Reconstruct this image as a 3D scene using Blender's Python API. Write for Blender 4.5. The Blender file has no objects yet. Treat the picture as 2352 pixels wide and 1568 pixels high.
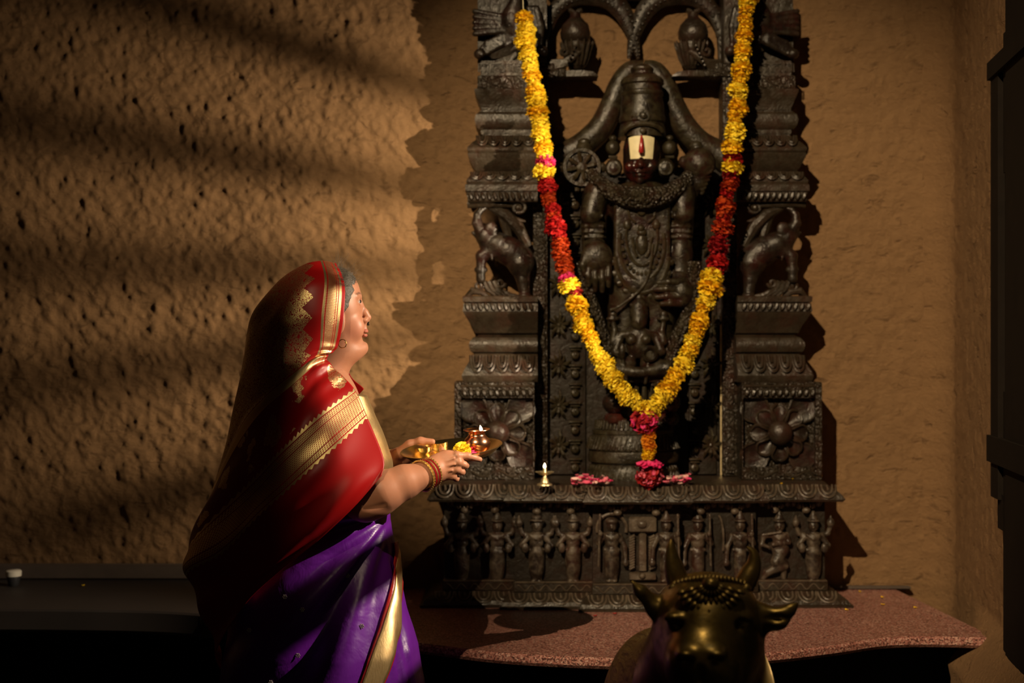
import bpy, math, random
import numpy as np
from mathutils import Vector, Matrix
random.seed(7); RNG = np.random.default_rng(7)
SC = bpy.context.scene
COL = SC.collection
PI = math.pi
F = 3267.0; CAMZ = 1.33
def at(px, py, Y):
    return np.array([(px-1176.0)*Y/F, Y, CAMZ-(py-784.0)*Y/F])

# ------------------------------------------------------------------ camera, world, lamps, exposure
cd = bpy.data.cameras.new('camera'); cam = bpy.data.objects.new('camera', cd); COL.objects.link(cam)
cam.location = (0, 0, CAMZ); cam.rotation_euler = (PI/2, 0, 0)
cd.lens = 50.0; cd.sensor_width = 36.0; cd.clip_end = 60
cd.dof.use_dof = True; cd.dof.focus_distance = 3.55; cd.dof.aperture_fstop = 2.7
SC.camera = cam
w = bpy.data.worlds.new('world'); SC.world = w; w.use_nodes = True
w.node_tree.nodes['Background'].inputs[0].default_value = (1.0, 0.78, 0.55, 1)
w.node_tree.nodes['Background'].inputs[1].default_value = 0.020
SC.view_settings.view_transform = 'Standard'; SC.view_settings.look = 'None'
SC.view_settings.exposure = 0.0; SC.view_settings.gamma = 1.0; SC.view_settings.use_curve_mapping = False
def spot(name, loc, aim, power, col, size, blend, rad):
    l = bpy.data.lights.new(name, 'SPOT'); l.energy = power; l.color = col
    l.spot_size = math.radians(size); l.spot_blend = blend; l.shadow_soft_size = rad
    o = bpy.data.objects.new(name, l); COL.objects.link(o); o.location = loc
    o.rotation_euler = (Vector(aim)-Vector(loc)).to_track_quat('-Z', 'Y').to_euler()
    return o
# far ceiling spotlight on the shrine (high, behind and left of the camera)
spot('shrine_spotlight', (-1.85, -1.9, 5.05), (0.74, 4.8, 1.20), 2800, (1.0, 0.76, 0.46), 25.0, 0.78, 0.012)
# lamp outside the louvred side window on the right, raking the back wall
spot('window_light', (1.62, 3.30, 1.60), (-0.12, 5.0, 1.58), 590, (1.0, 0.78, 0.52), 54, 1.0, 0.012)
# second, higher lamp outside the same window, falling on the woman
spot('window_light_high', (1.62, 3.20, 2.02), (-0.38, 3.57, 1.12), 400, (1.0, 0.80, 0.58), 38, 0.7, 0.003)
# third lamp outside the window, low, catching the side of the bull
spot('window_light_low', (1.62, 3.32, 1.60), (0.53, 2.98, 0.72), 700, (1.0, 0.82, 0.6), 13, 0.7, 0.02)
# small overhead spot above the bull
spot('bull_spotlight', (0.45, 2.55, 3.7), (0.43, 2.78, 0.8), 60, (1.0, 0.78, 0.45), 20, 0.9, 0.05)

# ------------------------------------------------------------------ helpers
ROOTS = {}
def tag(o, label=None, cat=None, group=None, kind=None):
    if label: o['label'] = label
    if cat: o['category'] = cat
    if group: o['group'] = group
    if kind: o['kind'] = kind
    return o
def thing(name, label, cat, loc, group=None):
    o = bpy.data.objects.new(name, None); COL.objects.link(o)
    o.location = tuple(float(v) for v in loc); o.empty_display_size = 0.05
    ROOTS[o.as_pointer()] = np.array([float(v) for v in loc])
    return tag(o, label, cat, group)
def origin_of(p):
    r = np.zeros(3)
    while p is not None:
        r = r + np.array(p.location); p = p.parent
    return r
def mesh_obj(name, V, Fc, mat=None, parent=None, smooth=True, loc=None, uv=None):
    V = np.asarray(V, dtype=np.float32).reshape(-1, 3)
    org = origin_of(parent)
    if loc is not None:
        loc = np.array(loc, dtype=float)
    elif parent is None:
        c = (V.min(0)+V.max(0))/2; loc = np.array([c[0], c[1], V[:, 2].min()])
    else:
        loc = org
    me = bpy.data.meshes.new(name)
    if isinstance(Fc, np.ndarray):
        n, k = Fc.shape
        me.vertices.add(len(V)); me.vertices.foreach_set('co', (V-loc).astype(np.float32).ravel())
        me.loops.add(n*k); me.loops.foreach_set('vertex_index', Fc.astype(np.int32).ravel())
        me.polygons.add(n); me.polygons.foreach_set('loop_start', np.arange(0, n*k, k, dtype=np.int32))
        me.update(calc_edges=True)
    else:
        me.from_pydata((V-loc).tolist(), [], Fc); me.update()
    if smooth:
        me.polygons.foreach_set('use_smooth', np.ones(len(me.polygons), dtype=bool))
    if uv is not None:
        ul = me.uv_layers.new(name='UVMap')
        li = np.empty(len(me.loops), dtype=np.int32); me.loops.foreach_get('vertex_index', li)
        ul.data.foreach_set('uv', np.asarray(uv, dtype=np.float32)[li].ravel())
    if mat: me.materials.append(mat)
    o = bpy.data.objects.new(name, me); COL.objects.link(o)
    if parent is not None:
        o.parent = parent; o.location = tuple(loc-org)
    else:
        o.location = tuple(loc)
    return o
def link_mesh(name, me, parent=None, loc=(0, 0, 0), rot=None, sc=1.0):
    o = bpy.data.objects.new(name, me); COL.objects.link(o)
    if parent is not None: o.parent = parent
    M = Matrix.Translation(Vector([float(v) for v in loc]))
    if rot is not None: M = M @ rot.to_4x4()
    s = sc if hasattr(sc, '__len__') else (sc, sc, sc)
    o.matrix_local = M @ Matrix.Diagonal((s[0], s[1], s[2], 1.0))
    return o

class MB:
    def __init__(s): s.V = []; s.F = []; s.n = 0
    def add(s, V, Fc):
        V = np.asarray(V, dtype=float).reshape(-1, 3)
        s.F += [tuple(int(i)+s.n for i in f) for f in Fc]; s.V.append(V); s.n += len(V); return s
    def box(s, lo, hi, bev=0.0):
        lo = np.array(lo, float); hi = np.array(hi, float)
        lo, hi = np.minimum(lo, hi), np.maximum(lo, hi)
        b = min(bev, 0.45*float((hi-lo).min()))
        if b <= 0:
            x0, y0, z0 = lo; x1, y1, z1 = hi
            V = [(x0,y0,z0),(x1,y0,z0),(x1,y1,z0),(x0,y1,z0),(x0,y0,z1),(x1,y0,z1),(x1,y1,z1),(x0,y1,z1)]
            return s.add(V, [(3,2,1,0),(4,5,6,7),(0,1,5,4),(1,2,6,5),(2,3,7,6),(3,0,4,7)])
        rings = []
        for z, i in ((lo[2], b), (lo[2]+b, 0), (hi[2]-b, 0), (hi[2], b)):
            rings.append(rrect(lo[0]+i, hi[0]-i, lo[1]+i, hi[1]-i, z, b))
        return s.loft(rings)
    def loft(s, rings, caps=True, closed=True):
        n = len(rings[0]); m = len(rings); V = np.concatenate([np.asarray(r, float) for r in rings])
        Fc = []
        for i in range(m-1):
            for j in range(n if closed else n-1):
                k = (j+1) % n
                Fc.append((i*n+j, i*n+k, (i+1)*n+k, (i+1)*n+j))
        if caps and closed:
            Fc.append(tuple(range(n-1, -1, -1))); Fc.append(tuple((m-1)*n+j for j in range(n)))
        return s.add(V, Fc)
    def tube(s, pts, rad, n=8, flat=1.0, up=None):
        pts = np.asarray(pts, float); m = len(pts)
        rad = np.full(m, rad) if np.isscalar(rad) else np.asarray(rad, float)
        T = np.gradient(pts, axis=0); T /= np.linalg.norm(T, axis=1)[:, None]+1e-12
        a = np.array([0, 0, 1.0]) if up is None else np.asarray(up, float)
        if up is None and abs(T[0] @ a) > 0.9: a = np.array([0, 1.0, 0])
        rings = []; N = a
        th = np.arange(n)*2*PI/n
        for i in range(m):
            N = (a if up is not None else N); N = N - T[i]*(N @ T[i]); N /= np.linalg.norm(N)+1e-12
            B = np.cross(T[i], N)
            rings.append(pts[i]+rad[i]*(np.cos(th)[:, None]*N*flat+np.sin(th)[:, None]*B))
        return s.loft(rings)
    def lathe(s, prof, c, n=24, sx=1.0, sy=1.0, M=None):
        c = np.asarray(c, float); th = np.arange(n)*2*PI/n; rings = []
        for r, z in prof:
            p = np.stack([np.cos(th)*r*sx, np.sin(th)*r*sy, np.full(n, z)], 1)
            if M is not None: p = p @ np.asarray(M).T
            rings.append(p+c)
        return s.loft(rings)
    def ball(s, c, r, n=12, m=8, M=None):
        r = np.array([r]*3 if np.isscalar(r) else r, float)
        ph = np.linspace(-PI/2+0.12, PI/2-0.12, m); th = np.arange(n)*2*PI/n; rings = []
        for a in ph:
            p = np.stack([np.cos(th)*math.cos(a)*r[0], np.sin(th)*math.cos(a)*r[1], np.full(n, math.sin(a)*r[2])], 1)
            if M is not None: p = p @ np.asarray(M).T
            rings.append(p+np.asarray(c, float))
        return s.loft(rings)
    def grid(s, G):
        G = np.asarray(G, float); a, b = G.shape[:2]
        Fc = [(i*b+j, i*b+j+1, (i+1)*b+j+1, (i+1)*b+j) for i in range(a-1) for j in range(b-1)]
        return s.add(G.reshape(-1, 3), Fc)
    def mirror(s, X):
        for V in s.V: V[:, 0] = 2*X-V[:, 0]
        s.F = [tuple(reversed(f)) for f in s.F]; return s
    def copy(s):
        o = MB(); o.V = [v.copy() for v in s.V]; o.F = list(s.F); o.n = s.n; return o
    def join(s, o):
        return s.add(np.concatenate(o.V), o.F)
    def build(s, name, mat, parent=None, smooth=True, loc=None, sharp=None):
        V = np.concatenate(s.V)
        o = mesh_obj(name, V, s.F, mat, parent, smooth, loc)
        if smooth: sharpen(o.data, 38 if sharp is None else sharp)
        return o
def sharpen(me, deg):
    try: me.set_sharp_from_angle(angle=math.radians(deg))
    except Exception: pass
def rrect(x0, x1, y0, y1, z, b, n=2):
    P = []
    for cx, cy, a0 in ((x1-b, y0+b, -PI/2), (x1-b, y1-b, 0), (x0+b, y1-b, PI/2), (x0+b, y0+b, PI)):
        for k in range(n+1):
            a = a0+k*(PI/2)/n; P.append((cx+b*math.cos(a), cy+b*math.sin(a), z))
    return np.array(P)
def catmull(P, n):
    P = np.asarray(P, float); m = len(P); t = np.linspace(0, m-1, n)
    i = np.clip(np.floor(t).astype(int), 0, m-2); f = (t-i)[:, None] if P.ndim == 2 else (t-i).reshape((-1,)+(1,)*(P.ndim-1))
    g = lambda k: np.clip(k, 0, m-1)
    p0 = np.where((i-1 >= 0).reshape(f.shape), P[g(i-1)], 2*P[g(i)]-P[g(i+1)]); p1 = P[g(i)]; p2 = P[g(i+1)]
    p3 = np.where((i+2 <= m-1).reshape(f.shape), P[g(i+2)], 2*P[g(i+1)]-P[g(i)])
    return 0.5*((2*p1)+(-p0+p2)*f+(2*p0-5*p1+4*p2-p3)*f**2+(-p0+3*p1-3*p2+p3)*f**3)
def net(N, nu, nv):
    A = catmull(np.asarray(N, float), nv)
    return np.stack([catmull(A[i], nu) for i in range(nv)])

# value noise
def vnoise2(x, y, seed=0):
    r = np.random.default_rng(seed).random((256, 256))
    xi = np.floor(x).astype(int); yi = np.floor(y).astype(int); fx = x-xi; fy = y-yi
    fx = fx*fx*(3-2*fx); fy = fy*fy*(3-2*fy)
    g = lambda a, b: r[a % 256, b % 256]
    return (g(xi, yi)*(1-fx)+g(xi+1, yi)*fx)*(1-fy)+(g(xi, yi+1)*(1-fx)+g(xi+1, yi+1)*fx)*fy-0.5

# ------------------------------------------------------------------ signed-distance sculpting
class SDF:
    def __init__(s, lo, hi, h):
        s.h = h; s.lo = np.array(lo, float); n = np.ceil((np.array(hi)-s.lo)/h).astype(int)+1
        s.ax = [s.lo[i]+h*np.arange(n[i]) for i in range(3)]
        s.d = np.full(n, 0.2, dtype=np.float32)
    def _win(s, lo, hi):
        sl = []
        for i in range(3):
            a = int(np.clip(math.floor((lo[i]-s.lo[i])/s.h), 0, len(s.ax[i])-1)); b = int(np.clip(math.ceil((hi[i]-s.lo[i])/s.h)+1, 1, len(s.ax[i])))
            sl.append(slice(a, max(b, a+1)))
        X = s.ax[0][sl[0]][:, None, None].astype(np.float32); Y = s.ax[1][sl[1]][None, :, None].astype(np.float32); Z = s.ax[2][sl[2]][None, None, :].astype(np.float32)
        return tuple(sl), X, Y, Z
    def _put(s, sl, b, k, mode):
        a = s.d[sl]
        if mode == 'sub':
            b = -b
            if k > 0:
                h = np.clip(0.5-0.5*(a-b)/k, 0, 1); s.d[sl] = a+(b-a)*h+k*h*(1-h)
            else: s.d[sl] = np.maximum(a, b)
        elif k > 0:
            h = np.clip(0.5+0.5*(b-a)/k, 0, 1); s.d[sl] = b+(a-b)*h-k*h*(1-h)
        else: s.d[sl] = np.minimum(a, b)
    def ell(s, c, r, k=0.0, M=None, mode='add'):
        c = np.asarray(c, float); r = np.array([r]*3 if np.isscalar(r) else r, float); R = r.max()+k+3*s.h
        sl, X, Y, Z = s._win(c-R, c+R); X = X-c[0]; Y = Y-c[1]; Z = Z-c[2]
        if M is not None:
            M = np.asarray(M, float)   # columns = local axes
            x = X*M[0,0]+Y*M[1,0]+Z*M[2,0]; y = X*M[0,1]+Y*M[1,1]+Z*M[2,1]; z = X*M[0,2]+Y*M[1,2]+Z*M[2,2]
        else: x, y, z = X, Y, Z
        k0 = np.sqrt((x/r[0])**2+(y/r[1])**2+(z/r[2])**2); k1 = np.sqrt((x/r[0]**2)**2+(y/r[1]**2)**2+(z/r[2]**2)**2)+1e-9
        s._put(sl, (k0*(k0-1)/k1).astype(np.float32), k, mode); return s
    def cone(s, a, b, r1, r2, k=0.0, mode='add', sq=None):
        a = np.asarray(a, float); b = np.asarray(b, float); R = max(r1, r2)+k+3*s.h
        sl, X, Y, Z = s._win(np.minimum(a, b)-R, np.maximum(a, b)+R)
        d = b-a; L = d @ d+1e-12
        px, py, pz = X-a[0], Y-a[1], Z-a[2]
        t = np.clip((px*d[0]+py*d[1]+pz*d[2])/L, 0, 1)
        ey = (py-t*d[1])*(1.0 if sq is None else sq)
        D = np.sqrt((px-t*d[0])**2+ey**2+(pz-t*d[2])**2)-(r1+(r2-r1)*t)
        s._put(sl, D.astype(np.float32), k, mode); return s
    def chain(s, pts, rad, k=0.0, mode='add'):
        for i in range(len(pts)-1): s.cone(pts[i], pts[i+1], rad[i], rad[i+1], k, mode)
        return s
    def box(s, c, hs, r=0.005, k=0.0, mode='add'):
        c = np.asarray(c, float); hs = np.asarray(hs, float); R = hs+k+3*s.h
        sl, X, Y, Z = s._win(c-R, c+R)
        qx, qy, qz = np.abs(X-c[0])-hs[0]+r, np.abs(Y-c[1])-hs[1]+r, np.abs(Z-c[2])-hs[2]+r
        D = np.sqrt(np.maximum(qx, 0)**2+np.maximum(qy, 0)**2+np.maximum(qz, 0)**2)+np.minimum(np.maximum(qx, np.maximum(qy, qz)), 0)-r
        s._put(sl, D.astype(np.float32), k, mode); return s
    def half(s, p, n):     # keep the side n points away from
        n = np.asarray(n, float); n /= np.linalg.norm(n)
        X, Y, Z = s.ax[0][:, None, None], s.ax[1][None, :, None], s.ax[2][None, None, :]
        s.d = np.maximum(s.d, ((X-p[0])*n[0]+(Y-p[1])*n[1]+(Z-p[2])*n[2]).astype(np.float32)); return s
    def mesh(s):
        d = np.pad(s.d, 1, constant_values=0.2); lo = s.lo-s.h
        sg = d < 0; nx, ny, nz = d.shape
        c = [sg[i:nx-1+i, j:ny-1+j, k:nz-1+k] for i in (0, 1) for j in (0, 1) for k in (0, 1)]
        anyc = c[0].copy(); allc = c[0].copy()
        for q in c[1:]: anyc |= q; allc &= q
        act = np.argwhere(anyc & ~allc)
        if len(act) == 0: return np.zeros((0, 3)), np.zeros((0, 4), int)
        idx = np.full((nx-1, ny-1, nz-1), -1, dtype=np.int32); idx[tuple(act.T)] = np.arange(len(act))
        co = [(i, j, k) for i in (0, 1) for j in (0, 1) for k in (0, 1)]
        vals = [d[act[:, 0]+i, act[:, 1]+j, act[:, 2]+k] for i, j, k in co]
        S = np.zeros((len(act), 3)); W = np.zeros(len(act))
        for e0 in range(8):
            for ax in range(3):
                e = list(co[e0])
                if e[ax]: continue
                e[ax] = 1; e1 = co.index(tuple(e))
                v0, v1 = vals[e0], vals[e1]; m = (v0 < 0) != (v1 < 0)
                t = np.where(m, v0/(v0-v1+1e-12), 0)
                p = np.tile(np.array(co[e0], float), (len(act), 1)); p[:, ax] += t
                S += p*m[:, None]; W += m
        V = (act+S/W[:, None])*s.h+lo
        Q = []
        for ax in range(3):
            a1, a2 = (ax+1) % 3, (ax+2) % 3
            A = np.moveaxis(sg, ax, 0); diff = np.argwhere(A[:-1] != A[1:])
            sgn = A[:-1][tuple(diff.T)]
            p = np.zeros_like(diff); o = [i for i in range(3) if i != ax]
            p[:, ax] = diff[:, 0]; p[:, o[0]] = diff[:, 1]; p[:, o[1]] = diff[:, 2]
            ok = (p[:, a1] >= 1) & (p[:, a2] >= 1); p = p[ok]; sgn = sgn[ok]
            def g(d1, d2):
                q = p.copy(); q[:, a1] -= d1; q[:, a2] -= d2
                q = np.minimum(q, np.array(idx.shape)-1); return idx[q[:, 0], q[:, 1], q[:, 2]]
            q = np.stack([g(1, 1), g(0, 1), g(0, 0), g(1, 0)], 1)
            q[~sgn] = q[~sgn][:, ::-1]; Q.append(q[(q >= 0).all(1)])
        return V, np.concatenate(Q)
    def build(s, name, mat, parent=None, mirror=None, loc=None):
        V, Q = s.mesh()
        if mirror is not None: V = V.copy(); V[:, 0] = 2*mirror-V[:, 0]; Q = Q[:, ::-1]
        return mesh_obj(name, V, np.ascontiguousarray(Q), mat, parent, True, loc)
def frame(f, up=(0, 0, 1)):
    f = np.asarray(f, float); f /= np.linalg.norm(f); u = np.asarray(up, float); u = u-f*(u @ f); u /= np.linalg.norm(u)
    return np.stack([f, np.cross(u, f), u], 1)     # columns: along, side, up

# ------------------------------------------------------------------ materials
class NT:
    def __init__(s, name):
        s.m = bpy.data.materials.new(name); s.m.use_nodes = True; s.t = s.m.node_tree; s.N = s.t.nodes
        s.b = s.N['Principled BSDF']
    def n(s, typ, **kw):
        x = s.N.new(typ)
        for k, v in kw.items(): setattr(x, k, v)
        return x
    def put(s, sock, v):
        if isinstance(v, bpy.types.NodeSocket): s.t.links.new(v, sock)
        elif v is not None: sock.default_value = v
    def math(s, op, a, b=None, c=None):
        x = s.n('ShaderNodeMath', operation=op)
        s.put(x.inputs[0], a)
        if b is not None: s.put(x.inputs[1], b)
        if c is not None: s.put(x.inputs[2], c)
        return x.outputs[0]
    def coord(s, kind='Object'):
        return s.n('ShaderNodeTexCoord').outputs[kind]
    def mapping(s, v, scale=(1, 1, 1), rot=(0, 0, 0)):
        x = s.n('ShaderNodeMapping'); s.put(x.inputs['Vector'], v); x.inputs['Scale'].default_value = scale; x.inputs['Rotation'].default_value = rot
        return x.outputs[0]
    def noise(s, v, scale, detail=4, rough=0.55, dist=0.0):
        x = s.n('ShaderNodeTexNoise'); s.put(x.inputs['Vector'], v); x.inputs['Scale'].default_value = scale
        x.inputs['Detail'].default_value = detail; x.inputs['Roughness'].default_value = rough; x.inputs['Distortion'].default_value = dist
        return x.outputs[0]
    def wave(s, v, scale, dist=0.0, dscale=1.0, typ='BANDS', direction='X'):
        x = s.n('ShaderNodeTexWave', wave_type=typ, bands_direction=direction) if typ == 'BANDS' else s.n('ShaderNodeTexWave', wave_type=typ)
        s.put(x.inputs['Vector'], v); x.inputs['Scale'].default_value = scale; x.inputs['Distortion'].default_value = dist; x.inputs['Detail Scale'].default_value = dscale
        return x.outputs['Fac']
    def voro(s, v, scale, feature='F1', out='Distance', rnd=1.0):
        x = s.n('ShaderNodeTexVoronoi', feature=feature); s.put(x.inputs['Vector'], v); x.inputs['Scale'].default_value = scale
        x.inputs['Randomness'].default_value = rnd
        return x.outputs[out]
    def ramp(s, v, stops, interp='LINEAR'):
        x = s.n('ShaderNodeValToRGB'); s.put(x.inputs[0], v); cr = x.color_ramp; cr.interpolation = interp
        while len(cr.elements) < len(stops): cr.elements.new(0.5)
        for e, (p, c) in zip(cr.elements, stops): e.position = p; e.color = (c[0], c[1], c[2], 1) if hasattr(c, '__len__') else (c, c, c, 1)
        return x.outputs[0]
    def mix(s, f, a, b):
        x = s.n('ShaderNodeMix', data_type='RGBA'); s.put(x.inputs[0], f)
        for sock, v in ((x.inputs[6], a), (x.inputs[7], b)): s.put(sock, (v[0], v[1], v[2], 1) if isinstance(v, tuple) else v)
        return x.outputs[2]
    def bump(s, h, strength=0.5, dist=0.01, normal=None):
        x = s.n('ShaderNodeBump'); s.put(x.inputs['Height'], h); x.inputs['Strength'].default_value = strength; x.inputs['Distance'].default_value = dist
        if normal is not None: s.put(x.inputs['Normal'], normal)
        return x.outputs[0]
    def set(s, **kw):
        for k, v in kw.items():
            k = {'color': 'Base Color', 'rough': 'Roughness', 'metal': 'Metallic', 'spec': 'Specular IOR Level', 'normal': 'Normal', 'sheen': 'Sheen Weight', 'coat': 'Coat Weight',
                 'sss': 'Subsurface Weight', 'emit': 'Emission Color', 'emits': 'Emission Strength', 'trans': 'Transmission Weight', 'tint': 'Specular Tint'}[k]
            s.put(s.b.inputs[k], (v[0], v[1], v[2], 1) if isinstance(v, tuple) else v)
        return s.m
def simple(name, c, rough=0.5, metal=0.0, var=0.0, scale=30, bump=0.0, **kw):
    t = NT(name); col = c
    if var > 0 or bump > 0:
        nz = t.noise(t.coord(), scale)
        if var > 0: col = t.mix(nz, tuple(x*(1-var) for x in c), tuple(min(1, x*(1+var)) for x in c))
        if bump > 0: t.set(normal=t.bump(nz, bump, 0.004))
    return t.set(color=col, rough=rough, metal=metal, **kw)

def m_plaster(name, a, b):
    t = NT(name); v = t.coord()
    n1 = t.noise(v, 2.2, 5, .6); n2 = t.noise(t.mapping(v, (1, 1, 1.5)), 48, 7, .72); n3 = t.noise(v, 170, 4, .7)
    pit = t.ramp(t.noise(t.mapping(v, (.8, .8, 1.7)), 16, 3, .6, .6), [(.60, 0.0), (.70, 1.0)])
    col = t.mix(n1, a, b); col = t.mix(t.ramp(n2, [(.35, 0.0), (.75, .35)]), col, tuple(x*.62 for x in a))
    col = t.mix(t.math('MULTIPLY', pit, .35), col, (.07, .035, .016))
    h = t.math('ADD', t.math('MULTIPLY', n2, 1.0), t.math('MULTIPLY', n3, .25)); h = t.math('SUBTRACT', h, t.math('MULTIPLY', pit, .35))
    return t.set(color=col, rough=.85, spec=.25, normal=t.bump(h, .9, .016))
def m_wood(name, dark, red, dust, carve=0.0, dusty=.5, rough=.36, fine=0.0, spec=.4):
    t = NT(name); v = t.coord('Object')
    n1 = t.noise(v, 9, 5, .65); n2 = t.noise(v, 34, 4, .6, .5)
    c = t.mix(t.ramp(n1, [(.46, 0.0), (.72, .85)]), dark, red)
    g = t.n('ShaderNodeNewGeometry'); edge = t.ramp(g.outputs['Pointiness'], [(.50, 0.0), (.60, 1.0)])
    d = t.math('MULTIPLY', t.ramp(n2, [(.42, 0.02), (.64, 1.0)]), dusty)
    c = t.mix(d, c, dust); c = t.mix(t.math('MULTIPLY', edge, .35), c, tuple(min(1, x*1.6) for x in dust))
    h = t.math('ADD', n2, t.math('MULTIPLY', t.noise(v, 130, 3), .35))
    if carve > 0:
        w1 = t.wave(v, 16, 9.0, 2.6, 'BANDS', 'DIAGONAL'); h = t.math('ADD', t.math('MULTIPLY', w1, 1.0), t.math('MULTIPLY', n2, .5))
        c = t.mix(t.math('MULTIPLY', t.ramp(w1, [(.6, 0.0), (.95, 1.0)]), .22), c, dust)
    if fine > 0:
        vo = t.voro(v, 85, 'F1'); h = t.math('SUBTRACT', h, t.math('MULTIPLY', vo, 1.6))
        c = t.mix(t.math('MULTIPLY', t.ramp(vo, [(.0, 1.0), (.45, 0.0)]), .35), c, dust)
    r = t.ramp(n2, [(.3, rough-.06), (.7, rough+.22)])
    return t.set(color=c, rough=r, spec=spec, normal=t.bump(h, min(1, .5+carve*.35+fine), .007+.004*fine))
WOOD = m_wood('dark_carved_wood', (.009, .0052, .004), (.042, .009, .007), (.027, .020, .011), rough=.30)
WOODC = m_wood('scroll_carved_wood', (.009, .0052, .004), (.042, .009, .007), (.024, .018, .010), carve=1.0, rough=.32)
STONE = m_wood('dark_polished_carving', (.007, .0045, .003), (.036, .008, .006), (.030, .0235, .011), dusty=.8, rough=.30, spec=.36)
STONEG = m_wood('flower_rope_carving', (.008, .005, .003), (.034, .008, .006), (.030, .0235, .012), dusty=.8, rough=.34, fine=.5)
FACEM = m_wood('polished_face_carving', (.008, .004, .003), (.10, .004, .004), (.025, .016, .010), dusty=.15, rough=.16)
FRIEZE = m_wood('worn_carved_frieze', (.012, .007, .005), (.050, .016, .011), (.088, .066, .045), dusty=.8, rough=.34)
PANELW = m_wood('dark_panel_wood', (.007, .0042, .003), (.030, .008, .006), (.016, .012, .007), dusty=.4, rough=.4, spec=.25)
PLASTER = m_plaster('ochre_mud_plaster', (.31, .178, .082), (.27, .152, .070))
PLASTER2 = m_plaster('side_wall_plaster', (.30, .170, .078), (.25, .138, .062))
def m_granite():
    t = NT('red_granite'); v = t.coord()
    sp = t.voro(v, 260, out='Color'); x = t.n('ShaderNodeSeparateColor'); t.put(x.inputs[0], sp)
    c = t.ramp(x.outputs[0], [(.15, (.07, .028, .022)), (.4, (.27, .105, .085)), (.75, (.36, .16, .125)), (.95, (.52, .33, .27))])
    c = t.mix(t.ramp(t.noise(v, 5, 3), [(.4, 0.0), (.75, .35)]), c, (.16, .06, .045))
    return t.set(color=c, rough=.42, spec=.4)
GRANITE = m_granite()
BLACK = simple('black_paint', (.006, .006, .006), .7, spec=.2)
GREY = simple('grey_cement', (.07, .050, .038), .8, var=.3, scale=20)
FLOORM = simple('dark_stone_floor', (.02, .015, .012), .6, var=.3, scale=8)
BRASS = simple('polished_brass', (.82, .60, .26), .24, 1.0, var=.1, scale=25)
BRASSD = simple('aged_brass', (.72, .58, .34), .42, .9, var=.2, scale=40)
COPPER = simple('polished_copper', (.86, .42, .24), .20, 1.0, var=.08, scale=30)
GOLD = simple('gold_jewellery', (.90, .64, .25), .34, 1.0)
LACRED = simple('red_lacquer', (.20, .006, .012), .2)
DARKB = simple('black_beads', (.012, .014, .012), .2)
FRAMEM = simple('black_window_wood', (.009, .006, .004), .8, var=.4, scale=18, spec=.12)
def m_bronze():
    t = NT('dark_bronze'); v = t.coord(); n = t.noise(v, 14, 4); n2 = t.noise(v, 60, 4)
    c = t.mix(n, (.13, .085, .025), (.26, .17, .045)); c = t.mix(t.ramp(n2, [(.5, 0.0), (.75, .6)]), c, (.05, .05, .03))
    return t.set(color=c, metal=.85, rough=t.ramp(n2, [(.3, .30), (.7, .46)]), normal=t.bump(n2, .15, .004))
BRONZE = m_bronze()
def m_bronze_rough():
    t = NT('wrinkled_bronze'); v = t.coord(); n2 = t.noise(t.mapping(v, (1, .5, 1)), 26, 5, .6, 1.0)
    c = t.mix(n2, (.10, .06, .02), (.32, .22, .08))
    return t.set(color=c, metal=.8, rough=.48, normal=t.bump(n2, .9, .02))
BRONZER = m_bronze_rough()
def m_skin():
    t = NT('skin'); v = t.coord(); n = t.noise(v, 45, 4); n2 = t.noise(v, 420, 2)
    c = t.mix(n, (.42, .185, .10), (.50, .25, .15))
    at_ = t.n('ShaderNodeVertexColor', layer_name='tint'); c = t.mix(t.math('MULTIPLY', n, .35), at_.outputs['Color'], c)
    m = t.set(color=c, rough=.48, spec=.4, sss=.12, normal=t.bump(n2, .12, .001))
    t.b.inputs['Subsurface Radius'].default_value = (.9, .3, .15); t.b.inputs['Subsurface Scale'].default_value = .008
    return m
SKIN = m_skin()
HAIR = simple('grey_black_hair', (.062, .050, .038), .5, var=.85, scale=220, bump=.6)
WISP = simple('fine_grey_hair', (.085, .070, .052), .5)
def m_flower(name, c, c2, rough=.6):
    t = NT(name); n = t.noise(t.coord(), 1.6, 3); oi = t.n('ShaderNodeObjectInfo').outputs['Random']
    col = t.mix(t.math('ADD', t.math('MULTIPLY', n, .5), t.math('MULTIPLY', oi, .5)), c, c2)
    m = t.set(color=col, rough=rough, spec=.2, sss=.08)
    t.b.inputs['Subsurface Radius'].default_value = (.5, .4, .2); t.b.inputs['Subsurface Scale'].default_value = .05
    return m
YEL = m_flower('yellow_petals', (.85, .60, .016), (.90, .72, .06))
YEL2 = m_flower('golden_petals', (.78, .44, .008), (.84, .54, .016))
ORA = m_flower('orange_petals', (.74, .24, .012), (.78, .31, .02))
RUST = m_flower('rust_petals', (.50, .065, .010), (.40, .035, .008))
RED = m_flower('red_petals', (.42, .010, .010), (.30, .008, .008))
DRED = m_flower('dark_red_petals', (.26, .008, .012), (.36, .016, .018))
PINK = m_flower('magenta_petals', (.62, .015, .12), (.70, .05, .20))
ROSE = m_flower('rose_petals', (.62, .03, .13), (.75, .22, .27))
PALE = m_flower('pale_petals', (.75, .42, .40), (.80, .55, .48))
LEAFM = simple('green_leaf', (.03, .10, .015), .5)
IVORY = simple('ivory_paint', (.68, .60, .36), .45, var=.2, scale=60, bump=.2)
REDPAINT = simple('red_enamel', (.27, .008, .008), .22)
def m_flame():
    m = bpy.data.materials.new('flame'); m.use_nodes = True; t = m.node_tree; t.nodes.clear()
    e = t.nodes.new('ShaderNodeEmission'); e.inputs[0].default_value = (1, .80, .45, 1); e.inputs[1].default_value = 14
    o = t.nodes.new('ShaderNodeOutputMaterial'); t.links.new(e.outputs[0], o.inputs[0]); return m
FLAME = m_flame()
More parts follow.
